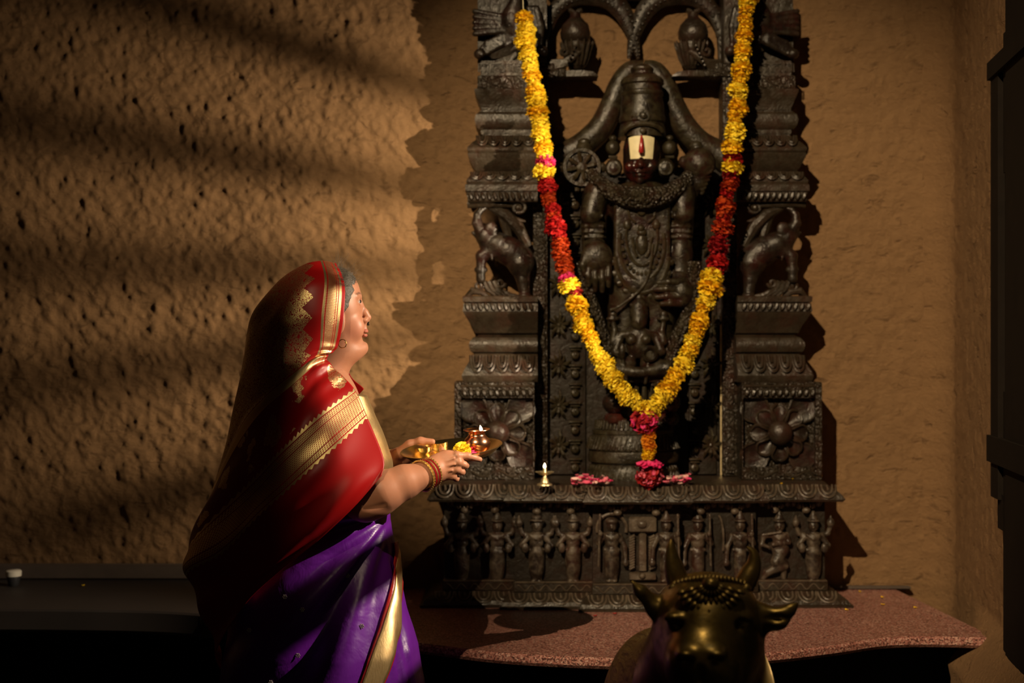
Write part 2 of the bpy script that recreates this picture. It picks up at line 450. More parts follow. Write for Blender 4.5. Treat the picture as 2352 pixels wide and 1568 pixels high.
# ------------------------------------------------------------------ room
YW = 5.03
PZ = 0.46        # top of the platform
def rough(G, nrm, amp, su=0, seed=1):
    a = G[..., 0]+G[..., 1]*.9; b = G[..., 2]
    n = vnoise2(a*9+b*3, b*11-a*2, seed)*.5
    n2 = vnoise2(a*25+b*9, b*27, seed+1)*1.1+vnoise2(a*48, b*43+a*17, seed+2)*1.0-np.abs(vnoise2(a*33-b*8, b*38, seed+5))*.45+vnoise2(a*92+b*20, b*88, seed+3)*.5
    q = .42+.36*np.clip((-.15-G[..., 0])/.4, 0, 1)*(.72+.92*np.clip((G[..., 0]+1.7)/1.1, 0, 1))
    return G+nrm*((n+n2*q)*amp)[..., None]
def wall_grid(name, A, B, z0, z1, h, mat, nrm, amp, seed):
    n = int(math.dist(A, B)/h); m = int((z1-z0)/h)
    u = np.linspace(0, 1, n); z = np.linspace(z0, z1, m)
    G = np.zeros((m, n, 3)); G[..., 0] = A[0]+(B[0]-A[0])*u; G[..., 1] = A[1]+(B[1]-A[1])*u; G[..., 2] = z[:, None]
    G = rough(G, np.array(nrm), amp, 0, seed)
    i = np.arange(m*n).reshape(m, n); Q = np.stack([i[:-1, :-1], i[:-1, 1:], i[1:, 1:], i[1:, :-1]], -1).reshape(-1, 4)
    return tag(mesh_obj(name, G.reshape(-1, 3), np.ascontiguousarray(Q), mat), 'rough ochre plastered wall', None, None, 'structure')
wall_grid('wall_back', (-2.9, YW), (1.62, YW), 0.0, 3.0, .0062, PLASTER, (0, -1, 0), .0135, 3)
RX = lambda Y: 1.543-.134*(5.02-Y)
# right wall, turning out of the back wall in a rounded corner, standing on the platform end
pts = [(1.40, YW+.035), (1.46, YW-.005), (1.505, YW-.05), (1.528, YW-.11)]+[(RX(y), y) for y in np.linspace(4.84, 3.60, 10)]
pc = catmull(np.array(pts), 190); m = 270; zz = np.linspace(0, 3.0, m)
G = np.zeros((m, len(pc), 3)); G[..., 0] = pc[:, 0]; G[..., 1] = pc[:, 1]; G[..., 2] = zz[:, None]
G[..., 0] -= .13*np.clip((.50-zz)/.14, 0, 1)[:, None]*np.clip((4.6-pc[:, 1])/.3, 0, 1)[None, :]*(1+.25*vnoise2(pc[None, :, 1]*6, zz[:, None]*7, 4))
G = rough(G, np.array((-.9, -.4, 0)), .012, 0, 9)
i = np.arange(m*len(pc)).reshape(m, -1); Q = np.stack([i[:-1, :-1], i[:-1, 1:], i[1:, 1:], i[1:, :-1]], -1).reshape(-1, 4)
wr = tag(mesh_obj('wall_right', G.reshape(-1, 3), np.ascontiguousarray(Q), PLASTER2), 'dim ochre plastered side wall', None, None, 'structure')
fl = MB().box((-2.9, -3.0, -.05), (1.9, 5.14, 0.0)); tag(fl.build('floor', FLOORM, None, False), 'dark stone floor', None, None, 'structure')

tag(MB().box((-3.0, -3.0, 0), (-2.9, 5.1, 6.0)).build('wall_left', PLASTER2, None, False), 'ochre plastered wall at far left', None, None, 'structure')
tag(MB().box((-3.0, -3.0, 6.0), (1.9, 5.1, 6.1)).build('ceiling', FLOORM, None, False), 'dark high ceiling', None, None, 'structure')
tag(MB().box((-2.9, 5.03, 3.0), (1.7, 5.13, 6.0)).build('wall_back_upper', PLASTER, None, False), 'ochre plastered upper wall', None, None, 'structure')
tag(MB().box((1.6, 3.6, 3.0), (1.7, 5.1, 6.0)).build('wall_right_upper', PLASTER2, None, False), 'ochre plastered upper side wall', None, None, 'structure')
# window in the right wall: dark posts in view, louvres further along out of the frame
wn = thing('window_1', 'dark timber window in the right wall', None, (RX(3.6), 3.6, .55)); wn['kind'] = 'structure'
def rbox(mb, y0, y1, z0, z1, d0, d1, bev=.006):
    P = []
    for z in (z0, z1):
        P += [(RX(y0)-d0, y0, z), (RX(y1)-d0, y1, z), (RX(y1)-d1, y1, z), (RX(y0)-d1, y0, z)]
    mb.add(P, [(3, 2, 1, 0), (4, 5, 6, 7), (0, 1, 5, 4), (1, 2, 6, 5), (2, 3, 7, 6), (3, 0, 4, 7)]); return mb
rbox(MB(), 4.0, 4.10, .885, 2.11, -.06, .040).build('frame_post', FRAMEM, wn, False)
rbox(MB(), 3.60, 3.925, .40, 2.3, -.06, .035).build('frame_post', FRAMEM, wn, False)
rbox(MB(), 3.972, 4.0, .93, 2.10, -.05, .02).build('shutter_board', FRAMEM, wn, False)
rbox(MB(), 3.925, 3.975, 1.80, 2.19, -.05, .03).build('shutter_rail', FRAMEM, wn, False)
rbox(MB(), 3.925, 3.975, .40, 1.19, -.05, .03).build('shutter_rail', FRAMEM, wn, False)
rbox(MB(), 3.60, 4.12, 2.085, 2.135, -.05, .047).build('lintel', FRAMEM, wn, False)
rbox(MB(), 3.60, 4.12, .985, 1.06, -.05, .048).build('sill', FRAMEM, wn, False)
rbox(MB(), 3.60, 4.05, .80, .90, -.05, .03).build('apron_board', FRAMEM, wn, False)
rbox(MB(), 2.90, 3.10, .0, 3.0, -.06, .06).build('frame_post', FRAMEM, wn, False)
mb = MB(); pl_ = [(3.10, 1.74), (3.19, 1.74), (3.2495, 1.929), (3.256, 1.931), (3.268, 2.05), (3.10, 2.05)]   # unseen board added in the upper opening, cut to shade the veil
mb.loft([np.array([(x_, y_, z_) for y_, z_ in pl_]) for x_ in (1.283, 1.291)]); mb.build('shading_board', FRAMEM, wn, False)
rbox(MB(), 3.10, 3.60, 2.05, 3.0, -.05, .05).build('shutter_board', FRAMEM, wn, False)
rbox(MB(), 3.10, 3.60, .0, 1.16, -.05, .05).build('shutter_board', FRAMEM, wn, False)
for k, z in enumerate([1.30, 1.375, 1.455, 1.518, 1.563, 1.603, 1.648, 1.697, 1.755, 1.82]):
    t = (.005, .005, .005, .005, .0045, .0055, .0055, .0055, .006, .006)[k]
    tl = (0, -.006, .004, 0, .003, -.007, -.012, -.010, 0, 0)[k]
    mb = MB(); y0, y1 = 3.10, 3.60
    V = []
    for y, dz in ((y0, -tl), (y1, tl)):
        for d, s in ((-.008, -1), (.008, -1), (.008, 1), (-.008, 1)): V.append((RX(y)-d, y, z+dz+s*t))
    mb.add(V, [(3, 2, 1, 0), (4, 5, 6, 7), (0, 1, 5, 4), (1, 2, 6, 5), (2, 3, 7, 6), (3, 0, 4, 7)]).build('louvre_slat', FRAMEM, wn, False)

# granite platform along the back wall with a bowed front
pf = thing('granite_platform', 'red speckled granite platform with bowed front edge along the back wall', 'platform', (.3, 4.6, 0))
edge = [(-2.85, 4.61), (-1.9, 4.61), (-1.35, 4.60), (-1.0, 4.55), (-.72, 4.40), (-.45, 4.20), (-.22, 4.075), (-.03, 3.975), (.21, 3.915), (.40, 3.905), (.70, 3.97), (.92, 4.07), (1.08, 4.165), (1.22, 4.19), (1.42, 4.17)]
ec = catmull(np.array(edge), 90)
def slab(z0, z1, off, mat, name, bev, part=None, dy=0.0):
    rings = []; ec_ = [q for q in ec if part is None or (q[0] < -.78 if part < 0 else q[0] >= -.80)]; xl_ = -2.85 if part is None or part < 0 else ec_[0][0]; xr_ = 1.345 if part is None or part > 0 else ec_[-1][0]
    for z, e in ((z0, bev), (z0+bev, 0), (z1-bev*.6, 0), (z1, bev*.7)):
        fr = [(x, y+off+e+dy, z) for x, y in ec_]
        rings.append(np.array(fr+[(xr_, 5.012, z), (xl_, 5.012, z)]))
    o = MB().loft(rings).build(name, mat, pf, True, sharp=30); return o
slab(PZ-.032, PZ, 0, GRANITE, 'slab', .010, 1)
tag(slab(PZ-.032, PZ+.04, 0, FLOORM, 'slab', .010, -1, -.20), 'left end slab with shade put into its dark colour')  # left end of the platform: the dark stone colour stands in for shade
slab(.0, PZ-.032, .30, BLACK, 'base_wall', .001)
MB().box((-2.85, 4.955, PZ+.04), (-.80, 5.010, PZ+.090), .006).build('skirting', GREY, pf)
MB().box((1.03, 4.985, PZ), (1.40, 5.01, PZ+.012), .004).build('skirting', GREY, pf)

# ------------------------------------------------------------------ carved pedestal
PA = .407; PT = .864
pd = thing('carved_pedestal', 'dark carved wooden pedestal with a frieze of standing figures', 'pedestal', (PA, 4.85, PZ))
def rr(x0, x1, y0, y1, z): return np.array([(x0, y0, z), (x1, y0, z), (x1, y1, z), (x0, y1, z)])
def rect_stack(mb, x0, x1, y0, y1, prof, back=True, ex0=1, ex1=1):
    mb.loft([rr(x0-e*ex0, x1+e*ex1, y0-e*1.0, y1, z) for z, e in prof]); return mb
def arch_tubes(mb, x0, x1, n, top, bot, r=.0035, nest=2, off_=.004):
    """petal outlines on a slope; top and bot = (Y, Z) of the slope's upper and lower line"""
    w_ = (x1-x0)/n
    for k in range(n):
        cx = x0+(k+.5)*w_
        for q in range(nest):
            f = 1-.40*q; P = []
            for t in np.linspace(0, PI, 9):
                u = math.cos(t)*w_*.46*f*(1-.0*math.sin(t)); v = .06+(.86-.24*q)*math.sin(t)**.75
                P.append((cx+u*(1+0*v), top[0]+(bot[0]-top[0])*v-off_, top[1]+(bot[1]-top[1])*v+.002))
            mb.tube(P, r, 5)
        mb.tube([(cx, top[0]+(bot[0]-top[0])*.1-.003, top[1]+(bot[1]-top[1])*.1+.002), (cx+.003, top[0]+(bot[0]-top[0])*.45-.004, top[1]+(bot[1]-top[1])*.45+.002)], [r, r*1.3], 5)
BX = [-.632, -.3975, -.1425, .1425, .3975, .632]; BY = [4.725, 4.695, 4.655, 4.695, 4.725]
MB().box((PA-.62, 4.76, PZ+.01), (PA+.62, 4.99, PT-.006)).build('core', WOOD, pd, False)
for b in range(5):
    x0, x1, Y0 = PA+BX[b], PA+BX[b+1], BY[b]
    l0 = 1.5 if b == 0 else 1.0; l1 = 1.5 if b == 4 else 1.0
    if b > 2: ex0, ex1 = -.2, l1
    elif b < 2: ex0, ex1 = l0, -.2
    else: ex0 = ex1 = 1.0
    YB = 4.995
    mb = MB(); prof = [(PT-.062, -.01), (PT-.060, .030), (PT-.052, .036), (PT-.040, .031), (PT-.022, .018), (PT-.006, .002), (PT, -.022)]
    mb.loft([rr(x0-max(e, .0)*ex0, x1+max(e, .0)*ex1, Y0-.03-e, YB, z) for z, e in prof])
    c = mb.build('cornice', WOOD, pd, True, sharp=25)
    mt = MB(); arch_tubes(mt, x0-.02*ex0, x1+.02*ex1, 4 if b != 2 else 5, (Y0-.032, PT-.005), (Y0-.068, PT-.050)); mt.build('petal_carving', FRIEZE, c)
    MB().box((x0, Y0, PZ+.08), (x1, YB, PT-.06)).build('frieze_panel', PANELW, pd, False)
    mb = MB(); mb.box((x0-.004, Y0-.030, PZ+.045), (x1+.004, YB-.02, PZ+.084), .004)
    wb = mb.build('wave_band', WOOD, pd)
    mt = MB(); xs = np.linspace(x0+.008, x1-.008, 60); mt.tube(np.stack([xs, np.full(60, Y0-.031), PZ+.062+.009*np.sin((xs-x0)*2*PI/.045)], 1), .0022, 5); mt.tube([(x0, Y0-.031, PZ+.080), (x1, Y0-.031, PZ+.080)], .003, 5)
    mt.build('wave_line', FRIEZE, wb)
    mb = MB(); prof = [(PZ, .062), (PZ+.008, .064), (PZ+.010, .056), (PZ+.022, .052), (PZ+.036, .036), (PZ+.047, .014)]
    mb.loft([rr(x0-max(e, 0)*.8*ex0, x1+max(e, 0)*.8*ex1, Y0-.02-e, YB-.03, z) for z, e in prof])
    ft = mb.build('foot_moulding', WOOD, pd, True, sharp=25)
    mt = MB(); arch_tubes(mt, x0-.02*ex0, x1+.02*ex1, 4 if b != 2 else 5, (Y0-.034, PZ+.047), (Y0-.076, PZ+.012)); mt.build('petal_carving', FRIEZE, ft)
    # hanging lotus drops under the cornice
    for px in ((x0*.72+x1*.28), (x0*.28+x1*.72)):
        s = MB()
        for q in (-2, -1, 0, 1, 2): s.ball((px+q*.021, Y0-.012, PT-.082+abs(q)*.007), (.013, .016, .014), 8, 6)
        s.ball((px, Y0-.022, PT-.092), (.014, .012, .011), 8, 6); s.ball((px-.012, Y0-.026, PT-.074), (.004, .006, .009), 6, 5); s.ball((px+.012, Y0-.026, PT-.074), (.004, .006, .009), 6, 5)
        s.build('lotus_drop', FRIEZE, pd)

def figure(px, Y, kind, name='relief_figure'):
    g = lambda x, y, d=0: at(px+x, y, Y-d)
    lo = at(px-62, 1345, Y); hi = at(px+62, 1172, Y); lo[1] = Y-.05; hi[1] = Y+.012
    s = SDF(lo, hi, .0030); k = .005; S = Y/F
    if kind == 'dance':
        s.chain([g(8, 1262, .012), g(-8, 1290, .022), g(14, 1300, .020)], [15*S, 12*S, 8*S], k)
        s.chain([g(-2, 1268, .014), g(2, 1300, .018), g(-28, 1314, .016), g(-38, 1330, .014)], [14*S, 12*S, 9*S, 5*S], k)
        s.chain([g(10, 1290, .012), g(10, 1330, .010)], [10*S, 6*S], k); s.ell(g(-2, 1256, .012), (19*S, .018, 15*S), k)
    else:
        wd = 1.0 if kind != 'slim' else .8
        s.chain([g(0, 1268, .012), g(0, 1330, .010)], [19*S*wd, 13*S], k); s.ell(g(0, 1296, .014), (18*S*wd, .022, 40*S), k)
        s.ell(g(-7, 1333, .016), (7*S, .016, 4*S), .002); s.ell(g(7, 1333, .016), (7*S, .016, 4*S), .002)
        for q in range(3): s.cone(g(-6+6*q, 1278, .030), g(-4+4*q, 1325, .026), 2.5*S, 2*S, .002)
        s.cone(g(-15, 1262, .022), g(15, 1262, .022), 4*S, 4*S, .002)
    s.ell(g(0, 1246, .014), (16*S, .020, 16*S), k); s.ell(g(0, 1232, .016), (20*S, .020, 12*S), k); s.cone(g(-14, 1228, .028), g(0, 1238, .034), 3*S, 3*S, .002); s.cone(g(14, 1228, .028), g(0, 1238, .034), 3*S, 3*S, .002)
    s.ell(g(0, 1207, .020), (12*S, .018, 15*S), .003); s.ell(g(0, 1211, .038), (2.5*S, .006, 4*S), .002)
    if kind == 'turban': s.ell(g(0, 1196, .020), (15*S, .022, 9*S), .002)
    elif kind == 'flat': s.ell(g(0, 1194, .022), (19*S, .024, 4*S), .002); s.ell(g(0, 1187, .020), (12*S, .018, 6*S), .002)
    else:
        s.ell(g(0, 1195, .022), (15*S, .022, 4*S), .002); s.cone(g(0, 1192, .020), g(0, 1176, .020), 12*S, 4*S, .002)
    if kind in ('four', 'flat', 'wide'):
        for d in (-1, 1):
            s.chain([g(d*17, 1230, .012), g(d*33, 1225, .012), g(d*40, 1206, .014)], [7*S, 6*S, 5*S], .003); s.ell(g(d*40, 1200, .016), (9*S, .014, 11*S), .002); s.cone(g(d*40, 1196, .016), g(d*40, 1184, .016), 6*S, 2*S, .002)
            s.chain([g(d*19, 1232, .016), g(d*34, 1252, .022), g(d*24, 1262, .034)], [7*S, 6*S, 6*S], .003); s.ell(g(d*26, 1258, .036), (8*S, .010, 12*S), .002)
    elif kind == 'dance':
        s.chain([g(16, 1228, .016), g(22, 1245, .022), g(-14, 1250, .034)], [7*S, 6*S, 5*S], .003); s.chain([g(-16, 1228, .016), g(-36, 1232, .024), g(-40, 1250, .028), g(-24, 1256, .032)], [7*S, 6*S, 5*S, 4*S], .003); s.cone(g(-38, 1228, .03), g(4, 1222, .036), 3*S, 3*S, .001)
    else:
        d = -1 if kind == 'turban' else 1
        s.chain([g(d*18, 1230, .014), g(d*30, 1248, .018), g(d*26, 1228, .030)], [7*S, 6*S, 5*S], .003); s.ell(g(d*26, 1226, .032), (6*S, .010, 7*S), .002)
        s.chain([g(-d*18, 1230, .014), g(-d*30, 1256, .018), g(-d*32, 1290, .022)], [7*S, 6*S, 5*S], .003); s.ell(g(-d*32, 1292, .022), (8*S, .012, 9*S), .002)
        s.cone(g(d*27, 1182, .030), g(d*30, 1300, .034), 3*S, 3*S, .001)
    o = s.build(name, FRIEZE, pd)
    if kind == 'turban':
        P = [g(34*math.cos(t), 1214-34*math.sin(t), .008) for t in np.linspace(-.25, PI+.25, 16)]; MB().tube(P, .0055, 6).build('halo', FRIEZE, o)
    return o
for px, b, kd in ((1060, 0, 'four'), (1142, 0, 'four'), (1232, 1, 'flat'), (1316, 1, 'four'), (1405, 2, 'turban'), (1530, 2, 'slim'), (1603, 3, 'slim'), (1700, 3, 'slim'), (1790, 4, 'dance'), (1868, 4, 'wide')):
    figure(px, BY[b], kd)
# little pillar shrine between the two centre figures, and the bow of the fourth panel
s = MB(); Y0 = BY[2]; g = lambda x, y: at(x, y, Y0)
for x in (1452, 1498):
    for y in np.arange(1232, 1308, 6.0): s.tube([at(x-6, y+3, Y0-.012), at(x+6, y-3, Y0-.016)], .0045, 6)
for a, b2 in (((1444, 1312), (1506, 1332)), ((1443, 1185), (1507, 1222)), ((1466, 1222), (1484, 1312))):
    lo, hi = at(a[0], b2[1], Y0), at(b2[0], a[1], Y0); s.box((lo[0], Y0-.024, lo[2]), (hi[0], Y0, hi[2]), .006)
s.ball(at(1475, 1204, Y0-.024), (.017, .010, .014), 10, 6); s.ball(at(1475, 1322, Y0-.024), (.012, .012, .010), 10, 6)
s.build('pillar_relief', FRIEZE, pd)
s = MB(); s.tube([at(1648+14*math.sin(t), 1240-58*math.cos(t), BY[3]-.014) for t in np.linspace(.2, 2.0, 10)], .004, 6); s.build('bow_relief', FRIEZE, pd)

# ------------------------------------------------------------------ carved side pillars
XA = .425; YP = 4.82
zp = lambda py: CAMZ-(py-784)*YP/F
hx = lambda px: XA-(px-1176)*4.84/F     # half width from a pixel of the left outline
HIN = .350
def gad_row(mb, x0, x1, Yf, ztop, zbot, n):
    for k in range(n):
        x = x0+(k+.5)*(x1-x0)/n
        mb.ball((x, Yf-.004, (ztop+zbot)/2), ((x1-x0)/n*.42, .012, (ztop-zbot)*.55), 7, 5, frame((1, 0, .35)))
def petal(mb, c, ang, L, W, H, Y, base=0.0):
    """flat carved petal in the XZ plane, its root at c"""
    ca, sa = math.cos(ang), math.sin(ang); G = []
    for i in range(8):
        u = i/7; wv = W*(.30+.70*min(1, u/.62)**1.1 if u < .62 else math.sqrt(max(.04, 1-((u-.62)/.40)**2))); row = []
        for j in range(7):
            v = j/6*2-1; h = H*(.35+.65*abs(v)**2.2)*(math.sin(PI*min(.96, u*.92+.06))**.5)
            x = base+u*L; y = v*wv
            row.append((c[0]+x*ca-y*sa, Y-h, c[1]+x*sa+y*ca))
        G.append(row)
    G = np.array(G); mb.grid(G)
    rim = np.concatenate([G[:, 0], G[-1, 1:-1], G[::-1, 6]]); mb.tube(rim, .0045, 5)
def pillar(side):
    nm = 'left' if side < 0 else 'right'
    p = thing('carved_pillar', ('dark carved pillar with rearing elephant, left of the statue' if side < 0 else 'dark carved pillar with rearing elephant, right of the statue'), 'pillar', (XA+side*.48, 4.95, PT), 'carved pillars beside the statue')
    fin = (lambda mb: mb.mirror(XA)) if side > 0 else (lambda mb: mb)
    YBK = 5.005; XI = XA-HIN
    def pro(e_px): return 4.868-max(0.0, (1100-e_px))*.00148
    def mould(name, prof, mat=WOOD, sharp=28):
        mb = MB(); mb.loft([rr(XA-hx(px), XI+.012, pro(px), YBK, zp(py)) for py, px in prof]); return fin(mb).build(name, mat, p, True, sharp=sharp)
    # plinth with the flower panel
    x0 = XA-hx(1045); Yf = pro(1045)
    mb = MB(); z0, z1 = PT, zp(877)
    mb.box((x0, Yf+.03, z0), (XI, YBK, z1)); a, b = XA-hx(1060), XI-.004; zt, zb = zp(914), zp(1070)
    mb.box((x0, Yf, z0), (a, Yf+.04, z1), .003); mb.box((b, Yf, z0), (XI, Yf+.04, z1), .003); mb.box((a, Yf, zt), (b, Yf+.04, z1), .003); mb.box((a, Yf, z0), (b, Yf+.04, zb), .003)
    pl = fin(mb).build('plinth_block', WOODC, p, True, sharp=20)
    mb = MB(); gad_row(mb, a, b, Yf, zp(893), zp(909), 11); mb.tube([(a, Yf, zp(886)), (b, Yf, zp(886))], .004, 5); fin(mb).build('gadroon_row', WOOD, pl)
    mb = MB(); xs = np.linspace(a, b, 60); mb.tube(np.stack([xs, np.full(60, Yf-.001), zp(1086)+.010*np.sin((xs-a)*2*PI/.10)], 1), .0035, 5)
    for k in range(5):
        cx = a+(k+.5)*(b-a)/5; mb.tube([(cx+.010*math.cos(t)*(1-t/9), Yf-.001, zp(1087)+.009*math.sin(t)*(1-t/9)) for t in np.linspace(0, 7, 14)], .0025, 5)
    fin(mb).build('scroll_carving', WOOD, pl)
    c = ((a+b)/2, (zt+zb)/2); Yr = Yf+.029; R = (b-a)/2
    for k in range(4):
        mb = MB(); petal(mb, c, PI/4+k*PI/2, R*1.02, R*.40, .014, Yr, R*.28); fin(mb).build('corner_petal', WOOD, pl)
    for k in range(8):
        mb = MB(); petal(mb, c, k*PI/4+PI/2, R*.52, R*.225, .022, Yr-.010, R*.26); fin(mb).build('petal', WOOD, pl)
    mb = MB(); mb.ball((c[0], Yf-.012, c[1]), (.042, .036, .042), 18, 12); fin(mb).build('flower_boss', WOOD, pl)
    # mouldings, bottom to top
    e1 = mould('eave_moulding', [(877, 1066), (870, 1062), (862, 1061), (850, 1066), (815, 1086), (811, 1092)])
    mould('torus_moulding', [(813, 1096), (808, 1082), (800, 1078), (792, 1077), (784, 1079), (775, 1086), (772, 1094), (768, 1100)])
    mould('cyma_moulding', [(769, 1100), (764, 1090), (748, 1083), (730, 1072), (720, 1066), (716, 1065)])
    sl = mould('ledge_moulding', [(717, 1070), (715, 1063), (697, 1066), (695, 1070), (693, 1064), (682, 1063), (679, 1066)])
    sl2 = mould('ledge_moulding', [(462, 1076), (459, 1074), (440, 1073), (438, 1069), (424, 1069), (421, 1072)])
    e2 = mould('eave_moulding', [(422, 1073), (416, 1071), (410, 1073), (393, 1087), (390, 1092)])
    mould('cyma_moulding', [(391, 1096), (385, 1089), (372, 1082), (358, 1076), (351, 1074), (348, 1078)])
    e3 = mould('eave_moulding', [(349, 1078), (344, 1074), (338, 1073), (325, 1084), (306, 1107), (302, 1110)])
    mould('torus_moulding', [(303, 1106), (297, 1104), (293, 1106), (290, 1097), (282, 1092), (270, 1090), (258, 1093), (251, 1101), (247, 1108)])
    mould('cyma_moulding', [(248, 1106), (236, 1102), (222, 1096), (206, 1090), (200, 1089), (198, 1094)])
    mould('scroll_band', [(200, 1097), (196, 1096), (171, 1096), (167, 1099)], WOODC)
    kb = mould('key_band', [(167, 1106), (163, 1103), (137, 1103), (133, 1106)])
    for e, pxa, top, bot in ((e1, 1085, (815, 1086), (858, 1061)), (e2, 1087, (394, 1087), (414, 1072)), (e3, 1100, (308, 1106), (336, 1074))):
        mb = MB(); arch_tubes(mb, XA-hx(pxa-6), XI, 5, (pro(top[1]), zp(top[0])), (pro(bot[1]), zp(bot[0])), .0042, 2, .0085); fin(mb).build('petal_carving', WOOD, e)
    for e, pxa, y0, y1 in ((sl, 1066, 695, 714), (sl2, 1074, 440, 459)):
        mb = MB(); gad_row(mb, XA-hx(pxa), XI, pro(pxa), zp(y0), zp(y1), 11); fin(mb).build('gadroon_row', WOOD, e)
    mb = MB()
    for k in range(4):
        cx = XA-hx(1110)+k*.042; z = zp(150)
        for q in (1.0, .55): mb.tube([(cx-.016*q, pro(1103)-.002, z-.014), (cx-.016*q, pro(1103)-.002, z+.014*q), (cx+.016*q, pro(1103)-.002, z+.014*q), (cx+.016*q, pro(1103)-.002, z-.014)], .003, 5)
    fin(mb).build('key_carving', WOOD, kb)
    # inner post beside the statue
    mb = MB(); mb.box((XI-.002, 4.905, PT), (XA-.302, YBK, zp(165)), .004); mb.box((XI+.008, 4.898, PT+.01), (XA-.310, 4.91, zp(172)), .004); fin(mb).build('inner_post', WOODC, p)
    mb = MB(); mb.box((XA-.304, 4.93, PT), (XA-.297, 4.94, zp(720)), .002); fin(mb).build('edge_strip', BRASSD if side > 0 else WOOD, p)  # right side: bright strip put in where lit wall shows through a gap
    # rearing elephant in the niche
    E = lambda x, y, d=0: at(x, y, 4.87-d)
    s = SDF((at(1066, 0, 4.9)[0], 4.78, zp(690)), (XI+.02, 4.94, zp(455)), .0038); S = 4.87/F; k = .008
    s.ell(E(1172, 578), (52*S, .048, 34*S), k, frame(E(1200, 596)-E(1140, 562))); s.ell(E(1140, 560, .005), (30*S, .044, 28*S), k); s.ell(E(1195, 598), (32*S, .046, 36*S), k)
    s.ell(E(1116, 543, .006), (23*S, .036, 24*S), k); s.cone(E(1122, 560, .004), E(1112, 530, .006), 22*S, 17*S, k)
    s.chain([E(1106, 532, .01), E(1096, 512, .012), E(1096, 494, .012), E(1105, 482, .010), E(1114, 478, .008)], [15*S, 12*S, 9*S, 7*S, 5*S], .004)
    s.cone(E(1104, 548, .008), E(1086, 534, .010), 9*S, 4*S, .004); s.cone(E(1094, 528, .018), E(1085, 512, .024), 3*S, 2*S, .001)
    s.ell(E(1128, 526, .034), (15*S, .010, 17*S), .003); s.ell(E(1110, 530, .036), (2.5*S, .004, 2.5*S), 0)
    s.chain([E(1128, 575, .01), E(1106, 588, .018), E(1104, 620, .020), E(1104, 640, .020)], [20*S, 13*S, 10*S, 11*S], k); s.cone(E(1096, 619, .020), E(1113, 619, .020), 7*S, 7*S, .002)
    s.chain([E(1196, 610, .006), E(1200, 640, .012), E(1205, 676, .014)], [30*S, 15*S, 12*S], k); s.ell(E(1205, 678, .018), (15*S, .020, 7*S), .003)
    s.chain([E(1130, 548, .028), E(1124, 572, .034), E(1130, 596, .030)], [4*S, 4*S, 3*S], .002)
    s.build('carved_elephant', WOOD, p, XA if side > 0 else None)
    mb = MB()   # scroll under the fore feet, and the leaf volute overhead
    for cx, cy, r in ((1100, 656, 11), (1150, 650, 11)):
        mb.tube([E(cx+r*(1-t/9)*math.cos(t), cy+r*(1-t/9)*math.sin(t), .012) for t in np.linspace(0, 7.5, 18)], .006, 6)
    for off in (0, 11, 22): mb.tube([E(1112+off, 646, .010), E(1120+off, 664, .012), E(1140+off, 680, .012)], [.010, .011, .006], 7)
    mb.tube([E(1070, 682, 0), E(1085, 668, .006), E(1105, 670, .008), E(1125, 682, 0)], [.006, .014, .012, .006], 8)
    mb.tube([E(1150, 668, .0), E(1170, 678, .004), E(1200, 683, .0)], [.010, .010, .006], 8)
    fin(mb).build('scroll_bracket', WOOD, p)
    mb = MB()
    mb.tube([E(1074, 470, .008), E(1100, 468, .012), E(1140, 470, .012), E(1180, 472, .010)], [.012, .014, .012, .008], 8)
    mb.tube([E(1190+16*(1-t/9)*math.cos(t), 477+13*(1-t/9)*math.sin(t), .014) for t in np.linspace(-1.2, 6.5, 18)], .0065, 6); mb.ball(E(1190, 477, .018), .012, 10, 6)
    mb.tube([E(1120, 474, .0), E(1160, 492, .004), E(1190, 522, .004), E(1214, 566, 0)], [.008, .022, .022, .014], 9)
    mb.tube([E(1145, 476, .0), E(1163, 520, -.006), E(1170, 550, -.006)], [.012, .018, .012], 8); mb.tube([E(1188, 505, .004), E(1207, 508, .008)], [.010, .003], 6)
    fin(mb).build('leaf_bracket', WOOD, p)
    # top block with a carved peacock
    mb = MB(); mb.box((XA-hx(1096), 4.90, zp(134)), (XI+.045, YBK, zp(-30))); fin(mb).build('top_block', WOOD, p, False)
    s = SDF((at(1074, 0, 4.9)[0], 4.79, zp(136)), (XI+.06, 4.93, zp(-25)), .0040); B = lambda x, y, d=0: at(x, y, 4.885-d)
    s.ell(B(1178, 50, .02), (30*S, .040, 40*S), k); s.chain([B(1180, 20, .03), B(1190, -10, .03), B(1180, -30, .03)], [18*S, 14*S, 12*S], k)
    for q in range(5): s.cone(B(1160, 40+q*8, .034), B(1090, 26+q*13, .010), 8*S, 6*S, .003)
    for q in range(4): s.chain([B(1205, 88-q*4, .02), B(1160, 82+q*6, .03), B(1118, 98+q*8, .022), B(1098+q*2, 122+q*2, .014)], [9*S, 8*S, 6*S, 5*S], .003)
    s.ell(B(1102, 124, .02), (14*S, .022, 12*S), .003); s.ell(B(1246, 118, .02), (13*S, .022, 12*S), .003)
    for q in range(3): s.chain([B(1215+q*9, 20, .016), B(1225+q*9, 60, .022), B(1216+q*12, 110, .016)], [8*S, 8*S, 6*S], .003)
    s.chain([B(1180, 85, .034), B(1184, 108, .034), B(1172, 116, .034)], [6*S, 5*S, 3*S], .003)
    s.build('carved_peacock', WOOD, p, XA if side > 0 else None)
    # bracket with a vase
    br = MB(); Yb = 4.93
    zt, zb = zp(133), zp(167)
    br.box((XI-.01, 4.90, zb), (at(1300, 0, Yb)[0], 4.995, zt), .005)
    bk = fin(br).build('bracket_beam', WOODC, p)
    mb = MB(); L = lambda x, y, d=0: at(x, y, Yb-d)
